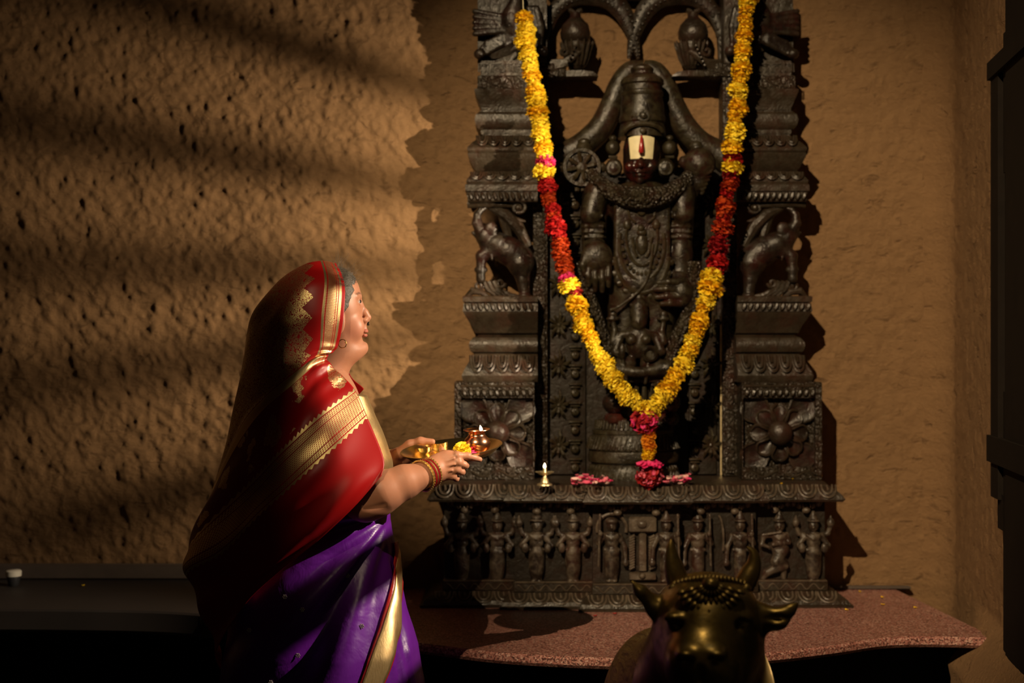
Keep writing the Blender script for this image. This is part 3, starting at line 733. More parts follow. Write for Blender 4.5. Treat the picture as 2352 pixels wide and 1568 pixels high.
    mb.loft([np.array([(x, 4.895+dy0, z), (x, 5.0-dy0, z), (x, 5.0-dy0, z+h_), (x, 4.895+dy0, z+h_)]) for x, z, h_, dy0 in
             [(at(px, 0, Yb)[0], CAMZ-(yb-784)*Yb/F, hh, dd) for px, yb, hh, dd in ((1250, 178, .020, .02), (1290, 178, .020, .012), (1335, 178, .020, .004), (1362, 178, .014, .002), (1373, 179, .004, .006))]])
    fin(mb).build('bracket_ledge', WOOD, bk, True, sharp=30)
    mb = MB()
    for q in range(5): mb.tube([L(1262, 160-q*5, .02), L(1295, 152-q*3, .03), L(1318+q*3, 132-q*3, .028), L(1330+q*3, 108+q*2, .02)], [.006, .008, .009, .005], 7)
    cu = L(1326, 100); S_ = Yb/F
    mb.lathe([(12*S_, -58*S_), (20*S_, -50*S_), (26*S_, -34*S_), (31*S_, -16*S_), (35*S_, -4*S_), (33*S_, 2*S_)], (cu[0], 4.945, cu[2]), 22)
    for k in range(9):
        t = PI+k*PI/8; q = np.array((math.cos(t), math.sin(t), 0)); o_ = np.array((cu[0], 4.945, cu[2]))
        mb.tube([o_+q*r_*S_+np.array((0, 0, z_*S_)) for r_, z_ in ((20, -50), (27, -34), (32, -16), (37, -2), (39, 5))], [.003, .005, .0055, .005, .002], 6)
    mb.tube([L(1294+10*(1-t/8)*math.cos(t), 118+11*(1-t/8)*math.sin(t), .024) for t in np.linspace(0, 6, 14)], .006, 6)
    for k in range(6): mb.ball(L(1302+k*4, 150-k*9, .046), .0055, 7, 5)
    fin(mb).build('leaf_cup', WOOD, bk)
    cv = L(1322, 100); S = Yb/F; mb = MB()
    mb.lathe([(.010, -8*S), (26*S, 0), (34*S, 14*S), (35*S, 28*S), (30*S, 44*S), (20*S, 55*S), (13*S, 62*S), (12*S, 70*S), (10*S, 74*S)], (cv[0], 4.945, cv[2]), 20)
    for d in (-1, 1): mb.tube([(cv[0]+d*3*S, 4.945, cv[2]+68*S), (cv[0]+d*8*S, 4.945, cv[2]+76*S), (cv[0]+d*15*S, 4.945, cv[2]+80*S)], [8*S, 7*S, 5*S], 7)
    fin(mb).build('carved_vase', WOOD, bk)
    return p
pillar(-1); pillar(1)

# ------------------------------------------------------------------ double arch over the statue
ar = thing('carved_arch', 'dark double arch with beaded pointed pendant above the crown', 'arch', (XA, 4.9, zp(170)))
def arch(side):
    A_ = [(1250, 172, 12), (1250, 115, 13), (1254, 72, 15), (1275, 24, 18), (1312, -4, 21), (1357, -13, 26), (1400, -2, 25), (1432, 30, 22), (1450, 72, 16), (1461, 108, 10), (1466, 135, 4)]
    P = catmull(np.array([list(at(x, y, 4.985)) for x, y, r in A_]), 34); R = catmull(np.array([[r*4.965/F] for x, y, r in A_]), 34)[:, 0]
    mb = MB().tube(P, R, 10, .60, (0, -1, 0)); 
    if side > 0: mb.mirror(XA+.001)
    o = mb.build('arch_band', WOOD, ar)
    mb = MB()
    for i in range(3, 33):
        for f in (-.45, .45):
            T = P[i+1]-P[i] if i < 33 else P[i]-P[i-1]; T = T/np.linalg.norm(T); Nn = np.array((T[2], 0, -T[0]))
            mb.ball(P[i]+Nn*R[i]*f+np.array((0, -R[i]*.55, 0)), .0052, 6, 4)
    if side > 0: mb.mirror(XA+.001)
    mb.build('bead_row', WOOD, o)
arch(-1); arch(1)
MB().box((XA-.30, 4.985, zp(-24)), (XA+.30, 5.005, zp(-70)), .01).build('arch_head', WOOD, ar)

# the ceiling spotlight itself, out of the frame: yoke, can and an added flap shaped to keep the beam off the woman
AP = np.array((-1.85, -1.9, 5.05))
def dirv(az, el):
    az, el = math.radians(az), math.radians(el); return np.array((math.sin(az)*math.cos(el), math.cos(az)*math.cos(el), math.sin(el)))
sl = thing('spotlight', 'black spotlight unseen high behind the camera, with added flap shading the woman', 'lamp', AP)
ax_ = dirv(17.5, -28); fr_ = frame(ax_)
MB().tube([AP-ax_*.16, AP-ax_*.15, AP-ax_*.03], [.04, .085, .085], 20).build('can', BLACK, sl)
MB().tube([AP-ax_*.1, AP-ax_*.1+np.array((0, 0, 1.015))], .012, 8).build('hanger', BLACK, sl)
cn = [dirv(4, -30.3), dirv(13.2, -30.6), dirv(16.0, -32.6), dirv(16.6, -46), dirv(4, -46)]
MB().loft([np.array([AP+q*t for q in cn]) for t in (.30, .304)]).build('shade_flap', BLACK, sl, False)
MB().tube([AP-ax_*.04-fr_[:, 2]*.09, AP+dirv(10, -46)*.302], .006, 6).build('flap_arm', BLACK, sl)
# ------------------------------------------------------------------ deity statue
YS = 4.84; SS = YS/F
st = thing('deity_statue', 'dark carved deity statue with tall crown and ivory forehead mark', 'statue', (XA, 4.9, PT))
T = lambda x, y, d=0: at(x, y, YS-d)
# back slab with carved borders
mb = MB(); outl = [(1246, 352), (1262, 335), (1285, 332), (1320, 345), (1350, 372), (1400, 400), (1540, 400), (1585, 372), (1625, 345), (1655, 332), (1672, 338), (1672, 1100), (1246, 1100)]
def prism(mb, pix, Y0, Y1, inset=.0):
    c = np.mean([at(x, y, Y0) for x, y in pix], 0)
    r0 = np.array([at(x, y, Y0) for x, y in pix]); r1 = r0.copy(); r1[:, 1] = Y1
    f = r0.copy(); f[:, 0] = c[0]+(r0[:, 0]-c[0])*.985; f[:, 2] = c[2]+(r0[:, 2]-c[2])*.992; f[:, 1] = Y0-.006
    mb.loft([f, r0, r1]); return mb
prism(mb, outl, 4.965, 5.0); mb.V[-1][:, 2] = np.maximum(mb.V[-1][:, 2], PT+.001)
mb.build('back_slab', PANELW, st, True, sharp=20)
for d, cxp, colx in ((-1, 1284, 1321), (1, 1633, 1595)):
    mb = MB(); a, b_ = (1252, 1346) if d < 0 else (1582, 1646)
    mb.box((at(a, 0, 4.95)[0], 4.945, PT), (at(b_, 0, 4.95)[0], 4.98, zp(430)), .006)
    sp = mb.build('side_panel', PANELW, st, True)
    for k, y in enumerate(range(470, 1095, 92)):
        mb = MB()
        for q in range(10):
            a_ = q*PI/5+.15; c = at(cxp, y, 4.94); L_ = .036 if q % 2 else .048
            mb.tube([c+np.array((.006*math.cos(a_), -.004, .006*math.sin(a_))), c+np.array((L_*.6*math.cos(a_), -.012, L_*.7*math.sin(a_))), c+np.array((L_*.85*math.cos(a_+.12), -.002, L_*1.15*math.sin(a_+.12)))], [.004, .007, .002], 5)
        mb.ball(at(cxp, y, 4.932), .008, 8, 5); mb.build('leaf_rosette', STONE, sp)
    mb = MB()
    for y in range(452, 1095, 43):
        c = at(colx, y, 4.94); mb.box(c+np.array((-.022, -.010, -.004)), c+np.array((.022, .01, .004)), .002); mb.box(c+np.array((-.017, -.008, -.014)), c+np.array((.017, .01, -.007)), .002)
        mb.ball(c+np.array((0, -.006, -.030)), (.016, .012, .016), 8, 6); mb.ball(c+np.array((0, -.016, -.026)), .006, 6, 5)
    mb.build('mask_column', STONE, sp)
# aureole band running from the crown down to both sides
for d in (-1, 1):
    if d < 0: pts = [(1478, 158, 20), (1448, 164, 24), (1424, 196, 26), (1406, 240, 27), (1382, 290, 29), (1345, 328, 30), (1305, 352, 30), (1262, 376, 36)]
    else: pts = [(1478, 158, 20), (1504, 164, 24), (1527, 196, 26), (1546, 240, 27), (1572, 290, 29), (1604, 326, 30), (1638, 346, 30), (1672, 368, 34)]
    P = catmull(np.array([list(at(x, y, 4.955)) for x, y, r in pts]), 30); R = catmull(np.array([[r*4.95/F] for x, y, r in pts]), 30)[:, 0]
    MB().tube(P, R, 12, .85, (0, -1, 0)).build('aureole_band', STONE, st)
# crown
cc = T(1477, 0); mb = MB()
cr = [(316, 56), (300, 54), (284, 50), (280, 53), (270, 54), (262, 51), (240, 50), (222, 47), (217, 49), (212, 49), (208, 46), (196, 46), (192, 50), (184, 50), (178, 46), (172, 36), (168, 26), (164, 25), (158, 27), (154, 26), (146, 14)]
mb.lathe([(r*SS, CAMZ-(y-784)*SS) for y, r in cr], (cc[0]-.001, YS+.02, 0), 28, 1, 1.05)
cw = mb.build('crown', STONE, st, True, sharp=24)
mb = MB(); c = T(1478, 266, .058); mb.lathe([(.020, 0), (.022, .006), (.016, .008), (.010, .006), (.011, .014), (.004, .018)], c, 16, M=[[1, 0, 0], [0, 0, -1], [0, 1, 0]])
mb.tube([T(1478+44*math.cos(t)*(1 if abs(math.cos(t)) < .99 else 1), 306-22*math.sin(t), .050+.018*math.sin(t)) for t in np.linspace(.15, PI-.15, 14)], .008, 6); mb.ball(T(1477, 300, .072), (.012, .010, .012), 8, 6)
for q in (-1, 1): mb.ball(T(1478+q*24, 268, .047), (.008, .010, .006), 7, 5)
mb.build('crown_jewel', STONE, cw)
# face
s = SDF(T(1420, 432) - np.array((0, .12, 0)), T(1532, 290)+np.array((0, .10, 0)), .0032)
s.ell(T(1474, 350, .0), (43*SS, .062, 58*SS), .02); s.ell(T(1471, 385, .012), (39*SS, .060, 40*SS), .02); s.ell(T(1470, 408, .022), (20*SS, .042, 14*SS), .012)
s.cone(T(1473, 362, .064), T(1471, 379, .078), .007, .010, .008); s.ell(T(1464, 381, .070), .007, .006); s.ell(T(1478, 381, .070), .007, .006)
s.ell(T(1471, 394, .069), (.020, .010, .0055), .004); s.ell(T(1471, 402, .066), (.016, .010, .006), .004); s.ell(T(1470, 414, .055), (.014, .014, .012), .01)
s.ell(T(1447, 383, .052), (.018, .018, .020), .01); s.ell(T(1497, 383, .052), (.018, .018, .020), .01); s.ell(T(1471, 398, .078), (.019, .006, .0015), .001, None, 'sub')
s.build('face', FACEM, st)
# forehead mark
def plate(name, pix, Yf, curve, thick, mat, parent):
    """small plate following the forehead curve"""
    G = []
    for y in np.linspace(0, 1, 9):
        row = []
        for x in np.linspace(-1, 1, 13):
            q = pix(x, y); p = at(q[0], q[1], Yf); p[1] += curve*x*x; row.append(p)
        G.append(row)
    G = np.array(G); K = G.copy(); K[..., 1] += thick; n, m = G.shape[:2]
    V = np.concatenate([G.reshape(-1, 3), K.reshape(-1, 3)]); Fc = []
    for i in range(n-1):
        for j in range(m-1):
            a = i*m+j; Fc.append((a, a+m, a+m+1, a+1)); a += n*m; Fc.append((a, a+1, a+m+1, a+m))
    o = n*m
    for j in range(m-1): Fc += [(j, j+1, o+j+1, o+j), ((n-1)*m+j+1, (n-1)*m+j, o+(n-1)*m+j, o+(n-1)*m+j+1)]
    for i in range(n-1): Fc += [((i+1)*m, i*m, o+i*m, o+(i+1)*m), (i*m+m-1, (i+1)*m+m-1, o+(i+1)*m+m-1, o+i*m+m-1)]
    return mesh_obj(name, V, Fc, mat, parent)
fm = plate('forehead_mark', lambda x, y: (1474.5+x*(29.5-4.0*y)+0*y, 311+abs(x)**3*4*(1-y)+y*53), YS-.072, .014, .022, IVORY, st)
sharpen(fm.data, 40); tag(fm, 'ivory painted forehead mark')
mb = MB(); mb.tube([T(1473.5, 311, .083), T(1473.5, 324, .086), T(1473, 338, .088), T(1472.5, 349, .086), T(1472.5, 353, .082)], [2*SS, 3.8*SS, 5.6*SS, 6.2*SS, 3*SS], 10)
tag(mb.build('forehead_drop', REDPAINT, fm), 'glossy red drop')
# ear ornaments
for x1, x2 in ((1408, 1410), (1538, 1529)):
    mb = MB(); mb.ball(T(x1, 340, .0), (17*SS, .024, 18*SS), 14, 10); mb.ball(T(x1, 318, .0), (9*SS, .014, 8*SS), 10, 8); mb.tube([T(x1-10, 361, .01), T(x1+10, 361, .01)], 4*SS, 8)
    mb.ball(T(x2, 386, .016), (20*SS, .028, 23*SS), 16, 10); mb.lathe([(15*SS, 0), (16*SS, .004), (11*SS, .005), (10*SS, .002), (4*SS, .006)], T(x2, 386, .038), 14, M=[[1, 0, 0], [0, 0, -1], [0, 1, 0]])
    mb.build('ear_ornament', STONE, st)
# torso, arms and skirt
s = SDF(T(1290, 1000)-np.array((0, .13, 0)), T(1650, 395)+np.array((0, .17, 0)), .0048)
k = .015
s.ell(T(1474, 470, 0), (84*SS, .085, 56*SS), .03); s.ell(T(1474, 560, .0), (66*SS, .075, 110*SS), .03); s.ell(T(1474, 650, .01), (74*SS, .078, 60*SS), .03)
s.chain([T(1440, 690, .0), T(1430, 830, .0), T(1440, 985, .0)], [45*SS, 36*SS, 32*SS], .03); s.chain([T(1508, 690, .0), T(1515, 830, .0), T(1508, 985, .0)], [45*SS, 36*SS, 32*SS], .03)
s.box(T(1474, 545, .052), (64*SS, .026, 108*SS), .012, .012)       # chest apron
for d, xs, xe in ((-1, 1372, 1364), (1, 1566, 1563)):
    s.ell(T(xs, 450, .0), (34*SS, .06, 34*SS), .02); s.chain([T(xs, 455, .0), T(xe, 520, .012), T(xe, 585, .018)], [30*SS, 28*SS, 27*SS], .015)
    for y in (520, 532, 544): s.cone(T(xe-24, y, .030), T(xe+24, y, .030), 5.0*SS, 5.0*SS, .003); s.cone(T(xe-20, y, .052), T(xe+20, y, .052), 5*SS, 5*SS, .003)
    s.cone(T(xs, 440, .03), T(xe+d*6, 492, .045), 30*SS, 26*SS, .01)   # sleeve flap
    for q in range(5): s.ell(T(xe-18+q*9, 496, .062), (4*SS, .012, 6*SS), .003)
s.chain([T(1563, 585, .018), T(1562, 640, .022), T(1558, 672, .035)], [27*SS, 26*SS, 24*SS], .012)
for y in (580, 592): s.cone(T(1540, y, .038), T(1586, y, .038), 4.5*SS, 4.5*SS, .003)
s.build('torso', STONE, st)
# shoulder garland, chest jewellery
P = catmull(np.array([list(T(x, y, d)) for x, y, d in ((1356, 398, .02), (1385, 428, .06), (1430, 450, .085), (1474, 456, .095), (1520, 450, .085), (1562, 428, .06), (1590, 398, .02))]), 26)
MB().tube(P, np.concatenate([np.linspace(16, 27, 13), np.linspace(27, 16, 13)])*SS, 14).build('shoulder_garland', STONEG, st)
def loop(x, y, rx, ry, t0, t1, d, r, n=18):
    return MB().tube([T(x+rx*math.cos(t), y+ry*math.sin(t), d) for t in np.linspace(t0, t1, n)], r*SS, 6)
for a in ((1474, 540, 36, 70, -.4, PI+.4, .082, 4.0), (1474, 560, 52, 84, -.3, PI+.3, .080, 5.0), (1474, 580, 62, 92, .1, PI-.1, .078, 6.0)):
    loop(*a).build('necklace', STONE, st)
mb = MB()
for t in np.linspace(.05, PI-.05, 15): mb.ball(T(1474+44*math.cos(t), 552+78*math.sin(t), .082), (5*SS, .008, 6*SS), 7, 5)
for t in np.linspace(.2, PI-.2, 11): mb.ball(T(1474+68*math.cos(t), 582+100*math.sin(t), .070), (9*SS, .010, 9*SS), 8, 6)
mb.build('necklace_beads', STONE, st)
mb = MB(); mb.ball(T(1474, 485, .082), (11*SS, .012, 12*SS), 10, 6); mb.ball(T(1472, 524, .086), (8*SS, .014, 10*SS), 10, 6); mb.ball(T(1474, 560, .08), (15*SS, .012, 26*SS), 10, 8); mb.ball(T(1474, 534, .084), (12*SS, .010, 10*SS), 10, 6)
for q in (-1, 1): mb.ball(T(1474+q*33, 516, .082), (10*SS, .010, 13*SS), 10, 6); mb.tube([T(1474+q*22, 545, .082), T(1474+q*18, 575, .084), T(1474+q*10, 590, .084)], 4*SS, 6); mb.tube([T(1474+q*34, 470, .08), T(1474+q*28, 500, .082), T(1474+q*14, 512, .084)], 3*SS, 6)
mb.build('chest_relief', STONE, st)
MB().tube(catmull(np.array([list(T(x, y, .088)) for x, y in ((1500, 560), (1494, 610), (1482, 650), (1455, 680), (1420, 705), (1402, 712))]), 22), 3.5*SS, 6).build('sash_cord', STONE, st)
# hands
s = SDF(T(1318, 690)-np.array((0, .15, 0)), T(1424, 540)+np.array((0, .05, 0)), .0032)
s.ell(T(1371, 590, .075), (36*SS, .030, 36*SS), .01); s.ell(T(1371, 602, .070), (34*SS, .024, 30*SS), .01); s.cone(T(1366, 560, .03), T(1370, 585, .06), 24*SS, 26*SS, .012)
for x, L_ in ((1352, 44), (1367, 54), (1383, 56), (1398, 44)): s.chain([T(x, 612, .080), T(x, 612+L_*.5, .086), T(x, 612+L_, .078)], [8.5*SS, 7.5*SS, 6*SS], .003)
s.chain([T(1346, 585, .08), T(1338, 608, .09), T(1342, 630, .085)], [10*SS, 8*SS, 6*SS], .006)
s.build('open_hand', STONE, st)
s = SDF(T(1490, 720)-np.array((0, .16, 0)), T(1606, 620)+np.array((0, .05, 0)), .0032)
s.ell(T(1566, 672, .065), (26*SS, .034, 34*SS), .01); s.cone(T(1560, 640, .035), T(1566, 670, .06), 24*SS, 26*SS, .01)
for y, L_ in ((648, 50), (664, 58), (681, 54), (697, 42)): s.chain([T(1562, y, .082), T(1562-L_*.55, y-1, .092), T(1562-L_, y+1, .080)], [9*SS, 8*SS, 6.5*SS], .003)
s.build('closed_hand', STONE, st)
# wheel and conch in the rear hands
mb = MB(); W = [[1, 0, 0], [0, 0, -1], [0, 1, 0]]; c = T(1336, 385, .02)
mb.lathe([(44*SS, -.012), (45*SS, .004), (43*SS, .018), (36*SS, .018), (35*SS, .008), (5*SS, .006)], c, 28, M=W); mb.lathe([(13*SS, .004), (13*SS, .014), (8*SS, .018), (2*SS, .018)], c, 14, M=W)
for q in range(8):
    a = q*PI/4+.2; mb.tube([c+np.array((.018*math.cos(a), -.014, .018*math.sin(a))), c+np.array((.040*math.cos(a), -.018, .040*math.sin(a))), c+np.array((.054*math.cos(a), -.012, .054*math.sin(a)))], [.006, .009, .004], 6)
mb.build('wheel_disc', STONE, st, True, sharp=30)
mb = MB(); mb.tube([T(1342, 335, .0), T(1340, 350, .01)], [18*SS, 20*SS], 10); mb.ball(T(1342, 326, .0), (16*SS, .02, 9*SS), 10, 6)
for x in (1326, 1340, 1354): mb.chain = None; mb.tube([T(x, 425, .01), T(x-1, 440, .02)], [7*SS, 5*SS], 6)
for x in (1288, 1384): mb.ball(T(x, 385, .01), (9*SS, .014, 12*SS), 8, 6)
mb.build('wheel_mount', STONE, st)
s = SDF(T(1555, 455)-np.array((0, .12, 0)), T(1652, 325)+np.array((0, .06, 0)), .0034)
s.ell(T(1606, 375, .02), (38*SS, .05, 36*SS), .012); s.chain([T(1606, 385, .02), T(1602, 420, .02), T(1596, 446, .015)], [32*SS, 20*SS, 8*SS], .012); s.ell(T(1598, 335, .01), (16*SS, .024, 12*SS), .006); s.ell(T(1568, 372, .015), (10*SS, .02, 14*SS), .006)
for q in range(5): t0 = q; s.cone(T(1612, 408+q*9, .050-.004*q), T(1632-q*4, 404+q*9, .036), 4.5*SS, 3.5*SS, .002)
for t in np.linspace(0, 9, 26): r_ = 17*(1-t/11); s.ell(T(1620+r_*math.cos(t), 384+r_*math.sin(t), .050), .0062, .003)
s.build('conch_shell', STONE, st)
# lower garland ropes, skirt folds, knees
for pts in (((1340, 600), (1345, 655), (1366, 720), (1388, 780), (1408, 840), (1435, 890)), ((1596, 600), (1592, 690), (1570, 745), (1545, 800), (1528, 850), (1508, 890))):
    P = catmull(np.array([list(T(x, y, .055)) for x, y in pts]), 26); MB().tube(P, 17*SS, 10).build('long_garland', STONEG, st)
mb = MB()
for x in (1412, 1428, 1446, 1462, 1480, 1496, 1512, 1528, 1542): mb.tube([T(x, 850, .045), T(x*.985+22, 910, .05), T(x*.985+22, 985, .045)], [4*SS, 6*SS, 5*SS], 6)
mb.build('skirt_folds', STONE, st)
for x in (1412, 1534):
    mb = MB(); mb.ball(T(x, 925, .050), (29*SS, .050, 26*SS), 16, 10); mb.ball(T(x, 962, .03), (26*SS, .06, 20*SS), 12, 8); mb.build('foot', FACEM, st)
# small seated consort figure on the skirt
s = SDF(T(1375, 880)-np.array((0, .16, 0)), T(1570, 672)+np.array((0, .02, 0)), .0036); D = .07
s.ell(T(1467, 738, D+.01), (19*SS, .026, 22*SS), .004); s.ell(T(1467, 742, D+.034), (3*SS, .006, 6*SS), .003)
s.chain([T(1467, 722, D), T(1467, 705, D), T(1467, 682, D)], [22*SS, 20*SS, 10*SS], .004)
for y in (724, 712, 700): s.cone(T(1449, y, D+.010), T(1485, y, D+.010), 4*SS, 4*SS, .003)
s.ell(T(1468, 790, D), (30*SS, .03, 34*SS), .01); s.ell(T(1466, 768, D), (42*SS, .026, 14*SS), .01)
for x in (1450, 1483): s.ell(T(x, 780, D+.020), (13*SS, .020, 13*SS), .004)
for q in (-1, 1):
    s.chain([T(1466+q*38, 768, D), T(1466+q*58, 785, D), T(1466+q*54, 760, D), T(1466+q*58, 738, D)], [9*SS, 9*SS, 7*SS, 6*SS], .004); s.ell(T(1466+q*58, 732, D), (16*SS, .014, 6*SS), .003); s.ell(T(1466+q*58, 722, D), (10*SS, .012, 9*SS), .003)
    s.chain([T(1466+q*38, 770, D), T(1466+q*54, 808, D+.01), T(1466+q*36, 818, D+.03)], [9*SS, 9*SS, 7*SS], .004)
    s.chain([T(1466+q*24, 836, D), T(1466+q*66, 846, D+.02), T(1466-q*10, 856, D+.035)], [20*SS, 17*SS, 10*SS], .008)
s.ell(T(1429, 806, D+.04), (8*SS, .010, 18*SS), .003); s.box(T(1467, 868, D-.02), (78*SS, .03, 10*SS), .008, .005)
s.chain([T(1430, 822, D+.035), T(1434, 850, D+.035), T(1440, 880, D+.03)], [4*SS, 4*SS, 4*SS], .002); s.chain([T(1490, 826, D+.035), T(1486, 850, D+.035), T(1482, 880, D+.03)], [4*SS, 4*SS, 4*SS], .002)
cf = s.build('seated_figure', STONE, st)
mb = MB(); mb.lathe([(9*SS, .006), (9*SS, .012), (14*SS, .018), (19*SS, .012), (19*SS, 0), (10*SS, -.004)], T(1492, 812, D+.034), 18, M=W); mb.build('pot', STONE, cf)
# lotus pedestal
mb = MB(); c = T(1456, 0, .03)
def tier(prof, nm, n=30): 
    return MB().lathe([(r*SS, CAMZ-(y-784)*SS) for y, r in prof], (c[0], c[1]+.03, 0), n, 1, .72).build(nm, STONE, st, True, sharp=28)
tier([(1102, 92), (1098, 104), (1075, 104), (1064, 96), (1060, 90)], 'lotus_tier'); tier([(1062, 96), (1058, 103), (1046, 105), (1034, 102), (1031, 95)], 'lotus_tier')
lt = tier([(1034, 92), (1031, 103), (1024, 104), (1002, 97), (996, 92)], 'lotus_tier'); tier([(998, 90), (994, 94), (985, 94), (984, 84), (962, 80), (958, 70)], 'lotus_tier')
lts = [MB(), MB(), MB()]
for k in range(26):
    a = PI+k*PI/25; 
    for mb, (y0, r0, y1, r1) in zip(lts, ((1000, 98, 1028, 105), (1066, 98, 1094, 105))):
        p0 = np.array((c[0]+r0*SS*math.cos(a), c[1]+.03+.72*r0*SS*math.sin(a), CAMZ-(y0-784)*SS)); p1 = np.array((c[0]+r1*SS*math.cos(a-.06), c[1]+.03+.72*r1*SS*math.sin(a-.06), CAMZ-(y1-784)*SS)); mb.tube([p0, p1], [.003, .0055], 5)
    p0 = np.array((c[0]+84*SS*math.cos(a), c[1]+.03+.72*84*SS*math.sin(a), CAMZ-(964-784)*SS)); p1 = np.array((c[0]+88*SS*math.cos(a), c[1]+.03+.72*88*SS*math.sin(a), CAMZ-(983-784)*SS)); lts[2].tube([p0, p1], [.006, .004], 5)
for mb in lts: mb.build('petal_carving', STONE, lt)

# ------------------------------------------------------------------ flower garland
def pompon(n, r, zs, petal_len, seed, mat, name='flower'):
    """marigold head: n ruffled petals around a squashed ball, axis z"""
    rg = np.random.default_rng(seed); mb = MB()
    mb.ball((0, 0, 0), (r*.62, r*.62, r*.62*zs), 7, 5)
    for i in range(n):
        z = 1-2*(i+.5)/n; a = i*2.39996; q = math.sqrt(1-z*z)
        d = np.array((q*math.cos(a), q*math.sin(a), z)); d += rg.normal(0, .12, 3); d /= np.linalg.norm(d)
        s_ = np.cross(d, (0, 0, 1) if abs(d[2]) < .9 else (1, 0, 0)); s_ /= np.linalg.norm(s_); t = np.cross(s_, d)
        ang = rg.uniform(-.6, .6); s2 = s_*math.cos(ang)+t*math.sin(ang); t2 = np.cross(s2, d)
        L = petal_len*rg.uniform(.8, 1.15); b = d*r*.5; m_ = d*(r*.5+L*.6); e = d*(r*.5+L)+t2*L*rg.uniform(-.35, .35); w_ = r*.19
        V = np.array([b-s2*w_*.5, b+s2*w_*.5, m_-s2*w_-t2*w_*.2, m_+t2*w_*.25, m_+s2*w_-t2*w_*.2, e-s2*w_*.9, e+t2*w_*.4, e+s2*w_*.9]); V[:, 2] *= zs
        mb.add(V, [(0, 1, 3), (0, 3, 2), (1, 4, 3), (2, 3, 6, 5), (3, 4, 7, 6)])
    me = bpy.data.meshes.new(name); me.from_pydata(np.concatenate(mb.V).tolist(), [], mb.F); me.update(); me.materials.append(mat)
    me.polygons.foreach_set('use_smooth', np.ones(len(me.polygons), dtype=bool))
    return me
FLW = {}
for nm, mt in (('y', YEL), ('g', YEL2), ('o', ORA), ('u', RUST), ('r', RED), ('d', DRED), ('p', PINK)):
    FLW[nm] = [pompon(125, 1.0, .78, .50, hash(nm) % 97+q*13 if False else (ord(nm)*7+q*13), mt, 'flower') for q in range(2)]
def petal_mesh(L, Wd, cup, mat, name='petal', seed=0):
    G = []
    for i in range(5):
        u = i/4; wv = Wd*math.sin(PI*(.15+.80*u))**.7
        G.append([(u*L-L/2, v*wv, cup*((v*v)*.6+(u-.5)**2*1.2)+.1*cup*math.sin(seed+u*5+v*3)) for v in (-1, -.5, 0, .5, 1)])
    G = np.array(G); mb = MB().grid(G); me = bpy.data.meshes.new(name); me.from_pydata(np.concatenate(mb.V).tolist(), [], mb.F); me.update(); me.materials.append(mat)
    me.polygons.foreach_set('use_smooth', np.ones(len(me.polygons), dtype=bool)); return me
PET = {k: [petal_mesh(1, .42, .35, m_, 'petal', q) for q in range(3)] for k, m_ in (('r', ROSE), ('p', PINK), ('w', PALE), ('d', DRED), ('y', YEL2))}
gl = thing('flower_garland', 'long hanging garland of yellow and red marigolds with a tassel before the statue', 'garland', at(1490, 1118, 4.63))
G0 = np.array(gl.location)
def put(me, name, p, axis, sc, parent=gl, spin=None):
    q = Vector(axis).to_track_quat('Z', 'Y').to_matrix(); R_ = q @ Matrix.Rotation(random.uniform(0, 6.28) if spin is None else spin, 3, 'Z')
    return link_mesh(name, me, parent, np.asarray(p)-np.array(parent.location), R_, sc)
def strand(pix, Ys, scheme, step):
    P = catmull(np.array([list(at(x, y, Y)) for (x, y), Y in zip(pix, Ys)]), 400); seg = np.linalg.norm(np.diff(P, axis=0), axis=1); s_ = np.concatenate([[0], np.cumsum(seg)])
    MB().tube(P[::8], .006, 6).build('thread', LEAFM, gl)
    d = .004
    while d < s_[-1]:
        i = int(np.searchsorted(s_, d)); i = min(i, len(P)-2); p = P[i]; ax = P[i+1]-P[i]; ax /= np.linalg.norm(ax)
        y = 784-(p[2]-CAMZ)*F/p[1]
        for lim, cols, r in scheme:
            if y < lim: break
        c = random.choice(cols); jit = RNG.normal(0, .0028, 3); ax = ax+RNG.normal(0, .16, 3)
        put(FLW[c][random.randrange(2)], 'marigold' if c in 'yguo' else 'red_flower', p+jit, ax, r*random.uniform(.84, 1.16)*.90*(1+.13*math.sin(d*62+y*.05)+.07*math.sin(d*27)))
        d += step*random.uniform(.85, 1.15)*(r/.031)
    return P
R1 = .0355
strand([(1203, 36), (1213, 110), (1228, 205), (1243, 300), (1252, 370), (1259, 440), (1274, 510), (1287, 570), (1302, 630), (1318, 680), (1334, 725), (1357, 780), (1388, 840), (1426, 890), (1475, 944)],
       [4.735, 4.735, 4.73, 4.725, 4.72, 4.71, 4.70, 4.69, 4.68, 4.67, 4.66, 4.65, 4.635, 4.62, 4.61],
       [(370, 'yygy', R1), (386, 'pd', R1), (404, 'y', R1*.9), (425, 'r', R1*.9), (500, 'uru', R1*.93), (560, 'r', R1), (615, 'ru', R1*.93), (630, 'u', .031), (650, 'pp', .037), (668, 'y', .036), (676, 'd', .030), (760, 'yyg', .0325), (2000, 'yyyg', .0365)], .0215)
strand([(1722, -40), (1712, 60), (1702, 160), (1693, 260), (1684, 340), (1679, 400), (1671, 440), (1660, 520), (1650, 590), (1638, 640), (1622, 690), (1604, 750), (1582, 810), (1555, 862), (1524, 905), (1488, 944)],
       [4.735, 4.735, 4.735, 4.73, 4.725, 4.72, 4.715, 4.70, 4.69, 4.68, 4.67, 4.655, 4.64, 4.63, 4.615, 4.61],
       [(345, 'yggy', .0335), (372, 'r', .038), (392, 'yg', .040), (410, 'dr', .035), (440, 'uu', .034), (500, 'ur', .034), (590, 'urd', .036), (635, 'ru', .034), (664, 'yg', .042), (674, 'd', .034), (800, 'gyg', .0345), (2000, 'ygy', .0375)], .0215)
